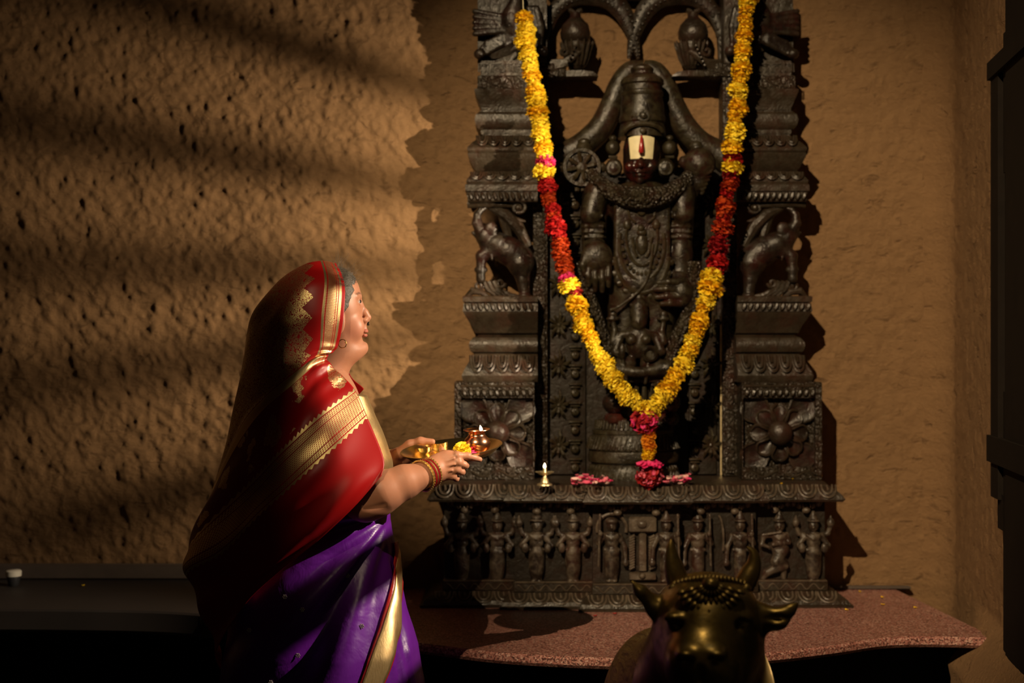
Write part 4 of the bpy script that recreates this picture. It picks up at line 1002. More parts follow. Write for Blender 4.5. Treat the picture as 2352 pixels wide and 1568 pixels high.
mb = MB(); mb.tube([at(1198, -60, 4.735), at(1203, 36, 4.735)], .0015, 5); tag(mb.build('string', IVORY, gl), 'pale thread above the left strand')
# knot of red petals, orange drop and tassel
def cluster(c, r, n, kinds, name, sz, parent=gl):
    for i in range(n):
        d = RNG.normal(0, 1, 3); d /= np.linalg.norm(d); p = np.asarray(c)+d*np.array(r)
        put(PET[random.choice(kinds)][random.randrange(3)], name, p, d+RNG.normal(0, .35, 3), sz*random.uniform(.8, 1.2), parent)
MB().ball(at(1481, 966, 4.60), (.032, .030, .034), 12, 8).build('knot_core', DRED, gl)
cluster(at(1481, 966, 4.60), (.036, .034, .036), 74, 'dddp', 'red_petal', .024)
for y in np.arange(990, 1058, 11.5): put(FLW['o' if y < 1030 else 'g'][random.randrange(2)], 'marigold', at(1490+random.uniform(-2, 2), y, 4.605), RNG.normal(0, .1, 3)+np.array((0, 0, 1)), .0235)
for i in range(16):
    a = i*2*PI/16; put(PET['p'][i % 3], 'pink_petal', at(1491, 1066+2*(i % 3), 4.605)+np.array((.030*math.cos(a), .028*math.sin(a), 0)), (math.cos(a)*.5, math.sin(a)*.5, .8), .030)
MB().ball(at(1491, 1092, 4.61), (.030, .030, .030), 12, 8).build('tassel_core', DRED, gl)
cluster(at(1491, 1092, 4.61), (.036, .034, .032), 80, 'dddr', 'red_petal', .023)

# ------------------------------------------------------------------ offerings on the pedestal
def petals(n, xr, yr, kinds, lab, grp, sz, zbase=PT, name='rose_petal', cat='petal', spread=None):
    for i in range(n):
        x = random.uniform(*xr); y = random.uniform(*yr); Y = (CAMZ-zbase)*F/(y-784.0)
        h = random.random()**1.6*.016 if spread is None else spread
        p = at(x, y, Y); p[2] = zbase+.002+h
        o = link_mesh(name, PET[random.choice(kinds)][random.randrange(3)], None, p, (Matrix.Rotation(random.uniform(0, 6.28), 3, 'Z') @ Matrix.Rotation(random.uniform(-.9, .9)*(.3+h*40), 3, 'X')), sz*random.uniform(.75, 1.2))
        k_ = o.data.materials[0].name.split('_')[0]; tag(o, {'rose': 'pink ', 'magenta': 'deep magenta ', 'pale': 'pale whitish '}.get(k_, '')+lab, cat, grp)
petals(46, (1316, 1404), (1102, 1117), 'rrrpw', 'rose petal in the heap left of the garland tassel', 'rose petals left of the tassel', .023)
petals(30, (1526, 1584), (1101, 1117), 'rrpw', 'rose petal in the heap right of the garland tassel', 'rose petals right of the tassel', .023)
for x, y, lab in ((1760, 1101, 'tiny orange petal on the pedestal top near its right end'), (1822, 1102, 'tiny orange petal at the right pillar foot'), (1795, 1113, 'tiny orange petal on the right cornice lip'), (1888, 1092, 'tiny orange petal beside the right end of the pedestal top')):
    Y = min(4.9, (CAMZ-PT)*F/(y-784.0)); p = at(x, y, Y); p[2] = PT+.003
    tag(link_mesh('marigold_petal', PET['y'][0], None, p, Matrix.Rotation(random.uniform(0, 6), 3, 'Z'), .010), lab, 'petal')
for x, y, k, lab in ((1975, 1361, 'y', 'tiny orange petal on the granite, nearest the back wall at right'), (2026, 1374, 'y', 'upper of two tiny orange petals on the granite right of the pedestal'), (2028, 1391, 'y', 'lower of two tiny orange petals on the granite right of the pedestal'), (2102, 1398, 'y', 'tiny orange petal farthest right on the granite'), (1412, 1412, 'd', 'red petal on the granite just left of the bull ear'), (1367, 1417, 'd', 'red petal on the granite below the left pedestal foot'), (1944, 1403, 'y', 'tiny orange petal at the right corner of the pedestal foot'), (192, 1347, 'y', 'tiny orange petal on the dark left end of the platform')):
    z0_ = PZ+.04 if x < 400 else PZ; Y = (CAMZ-z0_)*F/(y-784.0); p = at(x, y, Y); p[2] = z0_+.003
    tag(link_mesh('marigold_petal' if k == 'y' else 'red_petal', PET[k][0], None, p, Matrix.Rotation(random.uniform(0, 6), 3, 'Z'), .013), lab, 'petal')
def flame(parent, p, h, tilt=0.0):
    mb = MB(); mb.tube([np.array(p)+np.array((tilt*t*h, 0, t*h)) for t in (0, .18, .4, .65, .85, 1.0)], [h*.10, h*.24, h*.27, h*.20, h*.10, h*.02], 10); return mb.build('flame', FLAME, parent)
lp = at(1251, 1114, (CAMZ-PT)*F/(1114-784.0)); lp[2] = PT
dl = thing('oil_lamp', 'small brass oil lamp on a stem, burning on the pedestal at left', 'lamp', lp); S = lp[1]/F
MB().lathe([(18*S, 0), (17*S, 3*S), (10*S, 6*S), (8*S, 14*S), (5*S, 17*S), (4*S, 24*S)], lp, 20).build('foot', BRASSD, dl)
MB().lathe([(4*S, 22*S), (12*S, 25*S), (21*S, 30*S), (22*S, 31*S), (20*S, 30.5*S), (6*S, 26*S), (1*S, 26*S)], lp, 22).build('dish', BRASSD, dl)
MB().tube([lp+np.array((0, 0, 26*S)), lp+np.array((0, 0, 40*S))], [4.5*S, 3*S], 8).build('wick_holder', BRASSD, dl)
flame(dl, lp+np.array((0, 0, 39*S)), 12*S)
# pale topped tumbler far left on the platform
p = at(31, 1345, 0.83*F/(1345-784.0)); p[2] = PZ+.04; S = p[1]/F
tb = thing('tumbler', 'small dark tumbler with pale rim at the far left of the platform', 'tumbler', p)
MB().lathe([(10*S, 0), (12*S, 2*S), (16*S, 22*S), (16*S, 24*S), (14*S, 24*S), (11*S, 4*S)], p, 20).build('bowl', simple('smoky_glass', (.03, .03, .032), .15, coat=.5), tb)
MB().lathe([(16.3*S, 22*S), (17.5*S, 23*S), (18*S, 34*S), (15*S, 36.5*S), (2*S, 37*S)], p, 20).build('lid', simple('pale_lid', (.62, .58, .48), .5), tb)
# ------------------------------------------------------------------ woman holding the plate
YB_ = 3.60
H = lambda x, y, Y=YB_: at(x, y, Y)
wm = thing('person', 'woman in red and gold veil and purple sari, holding a brass plate', 'person', (at(760, 0, 3.6)[0], 3.6, 0.0))
FW = np.array((math.cos(math.radians(14)), math.sin(math.radians(14)), 0)); SD = np.array((FW[1], -FW[0], 0))   # forward, her right (towards camera)
def M_(x, y, s=0.0, Y0=3.615):
    """point of her head: x, y on the profile, s sideways"""
    f = (x-765)*3.6/F/FW[0]; p = at(765, y, Y0)+FW*f+SD*s; return p
# silks
def m_pallu():
    t = NT('red_gold_brocade'); uv = t.n('ShaderNodeUVMap').outputs[0]; sx = t.n('ShaderNodeSeparateXYZ'); t.put(sx.inputs[0], uv)
    u, v = sx.outputs[0], sx.outputs[1]; ob = t.coord()
    mp = lambda lo, hi, x: t.math('MULTIPLY', t.math('GREATER_THAN', x, lo), t.math('LESS_THAN', x, hi))
    tri = lambda x, f: t.math('PINGPONG', t.math('MULTIPLY', x, f), 1.0)
    OR = lambda a, b: t.math('MAXIMUM', a, b); AND = lambda a, b: t.math('MULTIPLY', a, b); NOT = lambda a: t.math('SUBTRACT', 1.0, a)
    lat1 = t.math('SINE', t.math('ADD', t.math('MULTIPLY', u, 270.0), t.math('MULTIPLY', v, 70.0))); lat2 = t.math('SINE', t.math('SUBTRACT', t.math('MULTIPLY', u, 270.0), t.math('MULTIPLY', v, 70.0)))
    lattice = t.math('GREATER_THAN', t.math('MULTIPLY', lat1, lat2), -.28)
    n = t.noise(ob, 40, 3, .5); vn = t.voro(ob, 34, 'DISTANCE_TO_EDGE'); v1 = t.voro(ob, 19, 'F1')
    flor = t.math('LESS_THAN', t.math('ABSOLUTE', t.math('SUBTRACT', t.math('SINE', t.math('ADD', t.math('MULTIPLY', n, 52.0), t.math('MULTIPLY', v1, 22.0))), .1)), .80)
    # shoulder band
    tooth = t.math('MULTIPLY', tri(u, 66.0), .065)
    vb = v; bandS = AND(t.math('GREATER_THAN', v, t.math('ADD', 2.0, tooth)), t.math('LESS_THAN', v, t.math('SUBTRACT', 3.0, tooth)))
    lines = OR(mp(2.10, 2.13, v), OR(mp(2.87, 2.90, v), OR(mp(2.27, 2.295, v), mp(2.70, 2.725, v))))
    gS = AND(bandS, AND(OR(lattice, NOT(mp(2.13, 2.87, v))), NOT(lines)))
    # head border
    hd = t.math('GREATER_THAN', v, 4.0)
    gH = AND(hd, AND(mp(.035, .21, u), AND(OR(lattice, OR(mp(.035, .06, u), mp(.19, .21, u))), NOT(OR(mp(.062, .070, u), OR(mp(.176, .184, u), mp(.085, .09, u)))))))
    # brocade of the end piece
    ub = t.math('SUBTRACT', u, t.math('MULTIPLY', tri(v, 3.4), .085))
    br = AND(t.math('GREATER_THAN', v, 4.42), t.math('GREATER_THAN', ub, .285)); gB = AND(br, flor)
    gP = AND(mp(4.0, 4.36, v), t.math('GREATER_THAN', u, .16))
    # leaf motifs below it
    p1 = t.voro(t.mapping(ob, (1, .6, .62)), 15, 'F1', 'Distance', .55); fl2 = t.math('LESS_THAN', t.math('ABSOLUTE', t.math('SINE', t.math('ADD', t.math('MULTIPLY', t.noise(ob, 55, 3, .5), 60.0), t.math('MULTIPLY', p1, 12.0)))), .80)
    gL = AND(mp(3.10, 3.98, v), AND(t.math('LESS_THAN', t.math('ADD', p1, t.math('MULTIPLY', t.noise(ob, 42, 2), .5)), .62), fl2))
    gold = OR(OR(gS, gH), OR(OR(gB, gP), gL))
    fine = t.noise(ob, 700, 2)
    red = t.mix(t.noise(ob, 6, 2), (.27, .003, .004), (.34, .005, .005)); gc = t.mix(fine, (.62, .42, .17), (.86, .66, .34))
    c = t.mix(gold, red, gc)
    return t.set(color=c, metal=t.math('MULTIPLY', gold, .92), rough=t.math('ADD', .42, t.math('MULTIPLY', gold, -.06)), spec=.3, normal=t.bump(t.math('ADD', t.math('MULTIPLY', gold, .6), t.math('MULTIPLY', fine, t.math('ADD', .15, gold))), .3, .0012))
PALLU = m_pallu()
def m_silk(name, a, b, rough=.38):
    t = NT(name); ob = t.coord(); n = t.noise(ob, 5, 3); f = t.noise(t.mapping(ob, (1, 1, .25)), 240, 2)
    m = t.set(color=t.mix(n, a, b), rough=rough, sheen=.25, spec=.5, normal=t.bump(t.math('ADD', t.noise(ob, 16, 3, .5, .4), t.math('MULTIPLY', f, .06)), .30, .012))
    t.b.inputs['Sheen Tint'].default_value = (b[0], b[1], b[2], 1); return m
PURPLE = m_silk('purple_silk', (.075, .004, .17), (.125, .008, .27))
REDSILK = m_silk('red_silk', (.32, .008, .010), (.36, .010, .012))
def m_zari():
    t = NT('gold_zari'); ob = t.coord(); f = t.noise(t.mapping(ob, (1, 1, .2)), 300, 3); l = t.wave(ob, 190, 2.0, 2, 'BANDS', 'DIAGONAL')
    c = t.mix(f, (.55, .36, .13), (.88, .68, .36)); c = t.mix(t.math('MULTIPLY', t.ramp(l, [(.55, 0.0), (.8, 1.0)]), .20), c, (.30, .04, .02))
    return t.set(color=c, metal=.9, rough=.36, normal=t.bump(t.math('ADD', f, t.math('MULTIPLY', l, .3)), .35, .0012))
ZARI = m_zari()

# --- body: head, neck, both arms with hands, torso and legs
parts = []
def addpart(s): 
    V, Q = s.mesh(); parts.append((V, Q))
s = SDF(M_(660, 860, 0)-np.array((.0, .13, .0)), M_(870, 580, 0)+np.array((.0, .14, .01)), .0021)
tilt = lambda: frame(FW+np.array((0, 0, .22)))
s.ell(M_(746, 692), (.090, .076, .092), .0, tilt()); s.ell(M_(786, 715), (.044, .060, .072), .025, frame(FW+np.array((0, 0, .12))))
s.ell(M_(789, 765), (.046, .058, .052), .025); s.ell(M_(794, 668), (.028, .054, .040), .02)
s.ell(M_(829, 797), (.0155, .019, .0165), .012); s.ell(M_(806, 803), (.035, .040, .019), .018)
s.ell(M_(793, 813), (.038, .042, .020), .018); s.cone(M_(768, 800), M_(742, 885), .050, .058, .03)
for q in (-1, 1):
    s.ell(M_(808, 752, q*.036), (.026, .024, .030), .014)
    s.ell(M_(824, 693, q*.031), (.013, .017, .0115), .009, None, 'sub'); s.ell(M_(811.5, 694, q*.030), .0132, .003); s.ell(M_(823.5, 693.5, q*.031), (.0075, .0125, .0034), .0015, None, 'sub')
    s.cone(M_(820, 680, q*.012), M_(810, 681, q*.046), .0068, .0045, .009); s.cone(M_(812, 706, q*.022), M_(806, 704, q*.042), .004, .003, .006)
    s.ell(M_(834, 735, q*.0105), (.0090, .0068, .0066), .004); s.cone(M_(828, 741, q*.019), M_(824, 765, q*.030), .0012, .0012, .006, 'sub'); s.ell(M_(837.5, 741, q*.006), (.0042, .0030, .0028), .002, None, 'sub')
    s.ell(M_(772, 740, q*.066), (.014, .006, .030), .003)
s.chain([M_(818, 684), M_(825, 700), M_(836, 717), M_(843.5, 728)], [.0085, .0078, .0082, .0086], .007); s.ell(M_(840, 737), (.007, .006, .0045), .005)
s.cone(M_(832, 741), M_(836, 757), .008, .007, .009)
s.ell(M_(837.5, 760.5), (.0078, .0175, .0048), .0035); s.ell(M_(836, 769.5), (.0075, .0155, .0056), .0035)
s.ell(M_(840, 765), (.008, .019, .0011), .0015, None, 'sub'); s.ell(M_(838, 781), (.006, .015, .004), .004, None, 'sub')
addpart(s)
# right arm (towards the camera)
s = SDF(at(770, 1215, 3.5)-np.array((0, .16, 0)), at(1118, 1010, 3.5)+np.array((0, .10, 0)), .0022)
A = lambda x, y, Y: at(x, y, Y)
s.chain([A(768, 1010, 3.53), A(796, 1085, 3.495), A(838, 1148, 3.462)], [.050, .052, .052], .02)
s.chain([A(842, 1150, 3.46), A(880, 1128, 3.455), A(930, 1106, 3.468), A(966, 1094, 3.478), A(985, 1085, 3.487), A(1002, 1077, 3.496)], [.046, .049, .040, .0305, .0275, .0270], .015)
s.ell(A(846, 1166, 3.455), (.050, .040, .022), .02); s.cone(A(836, 1171, 3.402), A(880, 1161, 3.408), .003, .002, .010, 'sub')
e1 = frame(A(1045, 1062, 3.51)-A(990, 1082, 3.49))
s.ell(A(1017, 1069, 3.503), (.043, .0185, .0345), .015, e1); s.ell(A(1035, 1065, 3.505), (.024, .0175, .0330), .012, e1); s.ell(A(1022, 1088, 3.512), (.028, .016, .014), .012, e1)
kn = {'i': A(1050, 1046, 3.500), 'm': A(1053, 1061, 3.497), 'r': A(1049, 1077, 3.500), 'l': A(1040, 1093, 3.506)}
for q, r in (('i', .0102), ('m', .0102), ('r', .0095), ('l', .0088)): s.cone(A(1004, 1070 if q in 'im' else 1080, 3.500), kn[q], .011, r, .008); s.ell(kn[q]-np.array((0, .003, 0)), r*.95, .004)
s.chain([kn['i'], A(1074, 1047, 3.512), A(1090, 1051, 3.525), A(1102, 1055, 3.535)], [.0098, .0088, .0078, .0066], .004)
s.chain([kn['m'], A(1066, 1067, 3.506), A(1070, 1069, 3.525), A(1064, 1064, 3.545)], [.0095, .0086, .0078, .007], .004)
s.chain([kn['r'], A(1060, 1083, 3.509), A(1062, 1084, 3.528), A(1056, 1078, 3.546)], [.009, .0082, .0074, .0065], .004)
s.chain([kn['l'], A(1048, 1099, 3.513), A(1049, 1098, 3.530), A(1043, 1092, 3.544)], [.0084, .0074, .0066, .0058], .004)
s.chain([A(1004, 1062, 3.515), A(1026, 1048, 3.535), A(1048, 1040, 3.548), A(1066, 1036, 3.552)], [.0145, .0115, .0095, .0072], .006)
s.ell(A(1063, 1033.5, 3.548), (.006, .0045, .0022), .001)
for (a, b, Y) in (((1014, 1064), (1042, 1052), 3.484), ((1014, 1072), (1044, 1066), 3.482), ((1012, 1082), (1038, 1080), 3.484)): s.cone(A(*a, Y+.002), A(*b, Y+.002), .0020, .0026, .004)
addpart(s)
# left arm (far side)
s = SDF(at(835, 1140, 3.8)-np.array((0, .16, 0)), at(1030, 990, 3.8)+np.array((0, .10, .0)), .0024)
s.chain([A(838, 1110, 3.82), A(880, 1078, 3.80), A(905, 1060, 3.785), A(915, 1052, 3.782)], [.045, .038, .027, .026], .02)
s.ell(A(934, 1042, 3.775), (.038, .022, .026), .012, frame(A(950, 1030, 3.77)-A(915, 1052, 3.78)))
s.chain([A(918, 1042, 3.755), A(942, 1022, 3.745), A(966, 1013, 3.738), A(993, 1014, 3.735)], [.017, .0135, .0105, .0078], .008)
for q, (y, L_) in enumerate(((1032, 68), (1038, 74), (1044, 70), (1049, 58))):
    s.chain([A(948, y, 3.782-.004*q), A(948+L_*.5, y+3, 3.765-.012*q), A(948+L_*.8, y+3, 3.745-.016*q), A(948+L_, y, 3.725-.018*q)], [.0105, .009, .008, .0068], .005)
addpart(s)
# torso and legs under the clothes
s = SDF((at(560, 0, 3.6)[0], 3.38, 0.0), (at(920, 0, 3.6)[0], 3.86, at(0, 850, 3.6)[2]), .012)
s.chain([H(744, 875), H(750, 930), H(770, 1010), H(775, 1100), H(755, 1230), H(745, 1330)], [.060, .080, .088, .088, .09, .09], .03)
for q, Y in ((-1, 3.545), (1, 3.69)):
    s.chain([H(755, 1330, Y+.01), H(760, 1600, Y+.01), H(745, 1910, Y)], [.072, .058, .042], .02); s.cone(H(745, 1935, Y), H(880, 1960, Y+.02), .045, .028, .03)
    s.chain([H(750, 905, 3.62+q*.05), H(755, 930, 3.62+q*.10), H(775, 1040, 3.62+q*.10)], [.055, .052, .045], .04)
addpart(s)
off = 0; AV = []; AQ = []
for V, Q in parts: AV.append(V); AQ.append(Q+off); off += len(V)
V = np.concatenate(AV); Q = np.concatenate(AQ)
body = mesh_obj('body', V, np.ascontiguousarray(Q), SKIN, wm)
# natural colour of lips, brow line and nails
ca = body.data.color_attributes.new('tint', 'FLOAT_COLOR', 'POINT'); col = np.ones((len(V), 4), dtype=np.float32); col[:, :3] = (.365, .158, .090); amt = np.zeros(len(V))
def paint(c, r, rgb, a):
    d = np.linalg.norm((V-np.asarray(c))/np.asarray(r), axis=1); w_ = (np.clip(1.5-d*1.1, 0, 1)*a)[:, None]; col[:, :3] = col[:, :3]*(1-w_)+np.array(rgb)*w_
for y in (760, 769): paint(M_(838, y), (.010, .018, .006), (.40, .07, .07), .85)
for q in (-1, 1):
    for x, y, s_ in ((820, 675, .018), (818, 673.5, .027), (815, 673.5, .036), (811, 676, .045)): paint(M_(x, y, q*s_), (.009, .007, .0030), (.03, .018, .012), .9)
    for x, y, s_ in ((826, 690, .024), (824.5, 690, .032), (820, 692, .041)): paint(M_(x, y, q*s_), (.006, .006, .0016), (.05, .025, .018), .85)
paint(M_(804, 760, .05), (.03, .03, .03), (.52, .19, .13), .45)
paint(A(1064, 1033, 3.547), (.006, .006, .004), (.62, .36, .30), .8)
ca.data.foreach_set('color', col.ravel())
EYEW = simple('eye_white', (.34, .28, .25), .3); IRIS = simple('dark_iris', (.012, .007, .005), .1)
for q in (-1, 1):
    e = MB().ball(M_(811.8, 693.5, q*.030), .0126, 14, 10).build('eye', EYEW, wm); MB().ball(M_(811.8, 693.5, q*.030)+FW*.0098+SD*q*.002+np.array((0, 0, .001)), .0050, 12, 8).build('iris', IRIS, e)
# hair
s = SDF(M_(655, 800)-np.array((0, .13, 0)), M_(850, 570)+np.array((0, .14, 0)), .003)
s.ell(M_(748, 691), (.0950, .080, .0955), .0, tilt()); s.half(M_(812, 646), FW+np.array((0, 0, -.35))); s.half(M_(775, 760), (0, 0, -1))
V_, Q_ = s.mesh(); V_ = V_+vnoise2(V_[:, 0]*130+V_[:, 1]*60, V_[:, 2]*150, 5)[:, None]*FW*.005+vnoise2(V_[:, 0]*60+V_[:, 1]*90, V_[:, 2]*60, 6)[:, None]*np.array((0, 0, .006))
hr = mesh_obj('hair', V_, np.ascontiguousarray(Q_), HAIR, wm)
mb = MB()
for i in range(760):
    a = random.uniform(0, 1); sx = random.gauss(0, .032)
    b = M_(766+a*46, 618+a*a*34, sx); L = (.006+.026*random.random()**1.8)*(1.15-.5*a); d = np.array((.1+.6*a, 0, .9-.5*a))+RNG.normal(0, .5, 3); d /= np.linalg.norm(d); P = []
    cur = RNG.normal(0, 1.1, 3)
    for t in np.linspace(0, 1, 6): P.append(b+d*L*t+cur*L*t*t*.7)
    mb.tube(P, [.00017, .00015, .00014, .00012, .0001, .00006], 3)
for i in range(420):
    y0 = random.uniform(625, 715); sx = random.uniform(.015, .074); x0 = 803-(y0-640)*.14-max(0, sx-.045)*380; b = M_(x0, y0, sx); L = random.uniform(.015, .035)
    P = [b+(-FW*t+np.array((0, 0, .55*t*t-.5*t))+SD*.25*math.sin(t*2))*L+SD*.003 for t in np.linspace(0, 1, 5)]; mb.tube(P, .0003, 3)
w_ = mb.build('hair_wisps', WISP, hr)
# jewellery
mb = MB(); c = M_(779, 789, .064); mb.tube([c+.0105*(math.cos(t)*(FW*.9+SD*.4)+math.sin(t)*np.array((0, 0, 1))) for t in np.linspace(0, 2*PI, 22)], .0013, 6); mb.ball(c+np.array((.008, -.004, .003)), .0022, 8, 6); mb.build('earring', GOLD, wm)
mb = MB()
for q in range(3): mb.ball(M_(842.5+q*.6, 735+q*5, .004-.001*q), .0032, 8, 6)
nr = mb.build('nose_ring', DARKB, wm); MB().ball(M_(842, 732, .006), .0024, 8, 6).build('bead', GOLD, nr)
def bangles(cs, ax, R0, R1_, mats):
    fr = frame(ax)
    for (c, r, mt, bead, R) in [(c_, r_, m_, b_, R0+(R1_-R0)*k_/(len(cs)-1)) for k_, (c_, (r_, m_, b_)) in enumerate(zip(cs, mats))]:
        mb = MB(); P = [c+fr[:, 1]*R*math.cos(t)*.98+fr[:, 2]*R*math.sin(t) for t in np.linspace(0, 2*PI, 34)]; mb.tube(P, r, 7)
        if bead:
            for p_ in P[::1]: mb.ball(p_+(p_-c)/R*r*.6, r*.85, 6, 4)
        mb.build('bangle', mt, wm)
c0, c1 = A(969, 1093, 3.478), A(990, 1084, 3.490)
bangles([c0+(c1-c0)*t for t in (0, .2, .42, .62, .82, 1.0)], c1-c0+np.array((0.0, .012, 0)), .0385, .0345, [(.0022, GOLD, True), (.0022, GOLD, True), (.0020, LACRED, False), (.0026, GOLD, False), (.0020, LACRED, False), (.0030, GOLD, True)])
c0, c1 = A(893, 1068, 3.790), A(906, 1059, 3.785)
bangles([c0+(c1-c0)*t for t in (0, .35, .7, 1.0)], c1-c0+np.array((0.0, -.006, 0)), .0345, .0325, [(.0024, GOLD, True), (.0022, LACRED, False), (.0024, GOLD, False), (.0030, GOLD, True)])
# --- veil: rows run from the hem (0) up over the head (8) to the far side; columns from the front edge to the back
VN = [
 [(876, 1092, 3.400), (812, 1166, 3.385), (735, 1240, 3.390), (640, 1315, 3.420), (560, 1390, 3.460), (498, 1488, 3.540), (520, 1540, 3.66)],
 [(881, 1052, 3.425), (802, 1112, 3.370), (722, 1182, 3.370), (628, 1268, 3.400), (548, 1345, 3.450), (478, 1402, 3.545), (500, 1450, 3.68)],
 [(845, 962, 3.465), (762, 1038, 3.385), (676, 1116, 3.370), (589, 1194, 3.400), (508, 1278, 3.460), (441, 1318, 3.565), (470, 1370, 3.70)],
 [(812, 891, 3.490), (735, 948, 3.420), (676, 1004, 3.400), (613, 1064, 3.415), (546, 1135, 3.465), (432, 1256, 3.580), (450, 1300, 3.71)],
 [(752, 826, 3.520), (722, 838, 3.490), (675, 882, 3.465), (607, 940, 3.475), (540, 1030, 3.530), (462, 1180, 3.610), (480, 1220, 3.73)],
 [(775, 796, 3.530), (736, 796, 3.505), (690, 812, 3.497), (625, 870, 3.505), (560, 940, 3.560), (498, 1090, 3.640), (515, 1130, 3.75)],
 [(789, 725, 3.520), (741, 722, 3.500), (684, 724, 3.500), (620, 766, 3.520), (568, 840, 3.580), (528, 985, 3.660), (545, 1010, 3.76)],
 [(791, 652, 3.550), (748, 642, 3.527), (690, 652, 3.525), (628, 704, 3.555), (572, 765, 3.610), (552, 885, 3.680), (565, 900, 3.77)],
 [(772, 605, 3.610), (738, 599, 3.610), (690, 613, 3.610), (632, 655, 3.635), (580, 722, 3.660), (566, 800, 3.700), (575, 820, 3.78)],
 [(786, 645, 3.700), (745, 640, 3.706), (690, 655, 3.708), (637, 700, 3.715), (592, 770, 3.735), (580, 850, 3.755), (585, 860, 3.80)],
 [(788, 730, 3.715), (742, 735, 3.722), (692, 748, 3.725), (642, 795, 3.735), (602, 865, 3.755), (585, 950, 3.775), (590, 960, 3.80)],
 [(800, 850, 3.735), (745, 855, 3.760), (690, 880, 3.780), (640, 930, 3.790), (600, 1000, 3.80), (575, 1080, 3.81), (580, 1090, 3.82)],
 [(836, 893, 3.735), (775, 960, 3.790), (710, 1010, 3.815), (650, 1070, 3.82), (600, 1140, 3.825), (565, 1220, 3.83), (570, 1230, 3.84)],
]
VN = np.array([[list(at(*p)) for p in r] for r in VN])
nu, nv = 150, 240
S_ = net(VN, nu, nv)
U = np.linspace(0, 1, nu)[None, :].repeat(nv, 0)*1.2; Vv = np.linspace(0, 12, nv)[:, None].repeat(nu, 1)
dU = np.gradient(S_, axis=1); dV = np.gradient(S_, axis=0); Nn = np.cross(dU, dV); Nn /= np.linalg.norm(Nn, axis=2)[..., None]+1e-9
Nn *= np.sign(-Nn[..., 1:2]+1e-6)*0+1
fold = .0060*np.sin(Vv*5.2+1.2*np.sin(U*4))*np.clip((4.6-Vv)/1.5, 0, 1)*np.clip(U*2.5, 0, 1) + .010*np.sin(U*9+Vv*1.1)*np.clip((U-.45)*2, 0, 1)*np.clip((6-Vv)/3, 0, 1)
fold += .006*vnoise2(U*5+Vv*.8, Vv*1.6-U*3, 11)*np.clip(U*3, 0, 1) + .0022*np.sin(Vv*16)*np.exp(-((Vv-4.1)/.7)**2)*np.clip(1-abs(U-.12)*5, 0, 1)*3
S_ = S_+Nn*fold[..., None]
i = np.arange(nu*nv).reshape(nv, nu); Q = np.stack([i[:-1, :-1], i[:-1, 1:], i[1:, 1:], i[1:, :-1]], -1).reshape(-1, 4)
veil = mesh_obj('veil', S_.reshape(-1, 3), np.ascontiguousarray(Q), PALLU, wm, uv=np.stack([U, Vv], -1).reshape(-1, 2))
sol = veil.modifiers.new('thickness', 'SOLIDIFY'); sol.thickness = .0016; sol.offset = 0
# red blouse under the veil, and the gold edge seen along the chest
s = SDF((at(640, 0, 3.6)[0], 3.40, at(0, 1200, 3.6)[2]), (at(920, 0, 3.6)[0], 3.84, at(0, 860, 3.6)[2]), .008)
s.chain([H(746, 905), H(756, 950), H(775, 1010), H(786, 1090), H(780, 1170)], [.062, .082, .096, .100, .104], .02)
for q in (-1, 1): s.chain([H(752, 905, 3.62+q*.05), H(757, 935, 3.62+q*.095), H(772, 1020, 3.62+q*.10)], [.055, .056, .052], .04)
s.build('blouse', REDSILK, wm)
CN = [[(815, 905, 3.49), (838, 908, 3.53), (840, 908, 3.60), (815, 908, 3.70)], [(828, 950, 3.48), (856, 952, 3.53), (857, 952, 3.60), (825, 952, 3.70)], [(845, 990, 3.46), (874, 992, 3.52), (875, 992, 3.60), (840, 992, 3.72)],
      [(860, 1030, 3.46), (887, 1030, 3.52), (888, 1030, 3.60), (850, 1030, 3.72)], [(868, 1070, 3.46), (897, 1072, 3.52), (898, 1072, 3.60), (860, 1072, 3.72)], [(862, 1140, 3.50), (888, 1140, 3.54), (890, 1140, 3.60), (850, 1140, 3.70)]]
Gc = net(np.array([[list(at(*p)) for p in r] for r in CN]), 24, 40); cb = MB().grid(Gc).build('chest_border', ZARI, wm, True, sharp=180)
cb.modifiers.new('thickness', 'SOLIDIFY').thickness = .0015
# --- purple sari: a lofted skirt with slanting folds
SR = np.array([(1160, 640, 893), (1200, 610, 898), (1260, 580, 908), (1330, 555, 918), (1400, 535, 936), (1480, 522, 962), (1568, 512, 976), (1700, 503, 985), (1850, 497, 990), (1990, 492, 996)], float)
def skirt_row(y): return np.interp(y, SR[:, 0], SR[:, 1]), np.interp(y, SR[:, 0], SR[:, 2])
def skirt_fold(px, py):
    r = math.hypot(px-900, py-1165); ang = math.atan2(py-1165, 912-px)
    f = math.sin(ang*17+.35*math.sin(r/70))*.6+math.sin(ang*8.5+1+r/260)*.75; f = f if f > 0 else f*1.35
    side = 1/(1+math.exp(-(px-905-(py-1300)*.06)/9)); pl = math.sin(px*.30-(py)*.055)*.55+.5*math.sin(px*.13+py*.02)
    a = min(1, r/200)*.0205
    return f*a*(1-side)+pl*.008*side*min(1, max(0, (py-1270)/150))
def skirt_pt(t, y):
    xl, xr = skirt_row(y); Y0 = 3.615; xc = (xl+xr)/2; px = xc+(xr-xl)/2*math.cos(t)
    a = (xr-xl)/2*Y0/F; b = max(.150, a*.84)
    c = at(xc, y, Y0); d = skirt_fold(px, y) if math.sin(t) > -.1 else .006*math.sin(9*t)
    if math.cos(t) > .93: d *= .35
    return c+np.array(((a+d)*math.cos(t), -(b+d)*math.sin(t), 0))
ys = np.concatenate([np.linspace(1160, 1600, 110), np.linspace(1610, 1990, 26)])
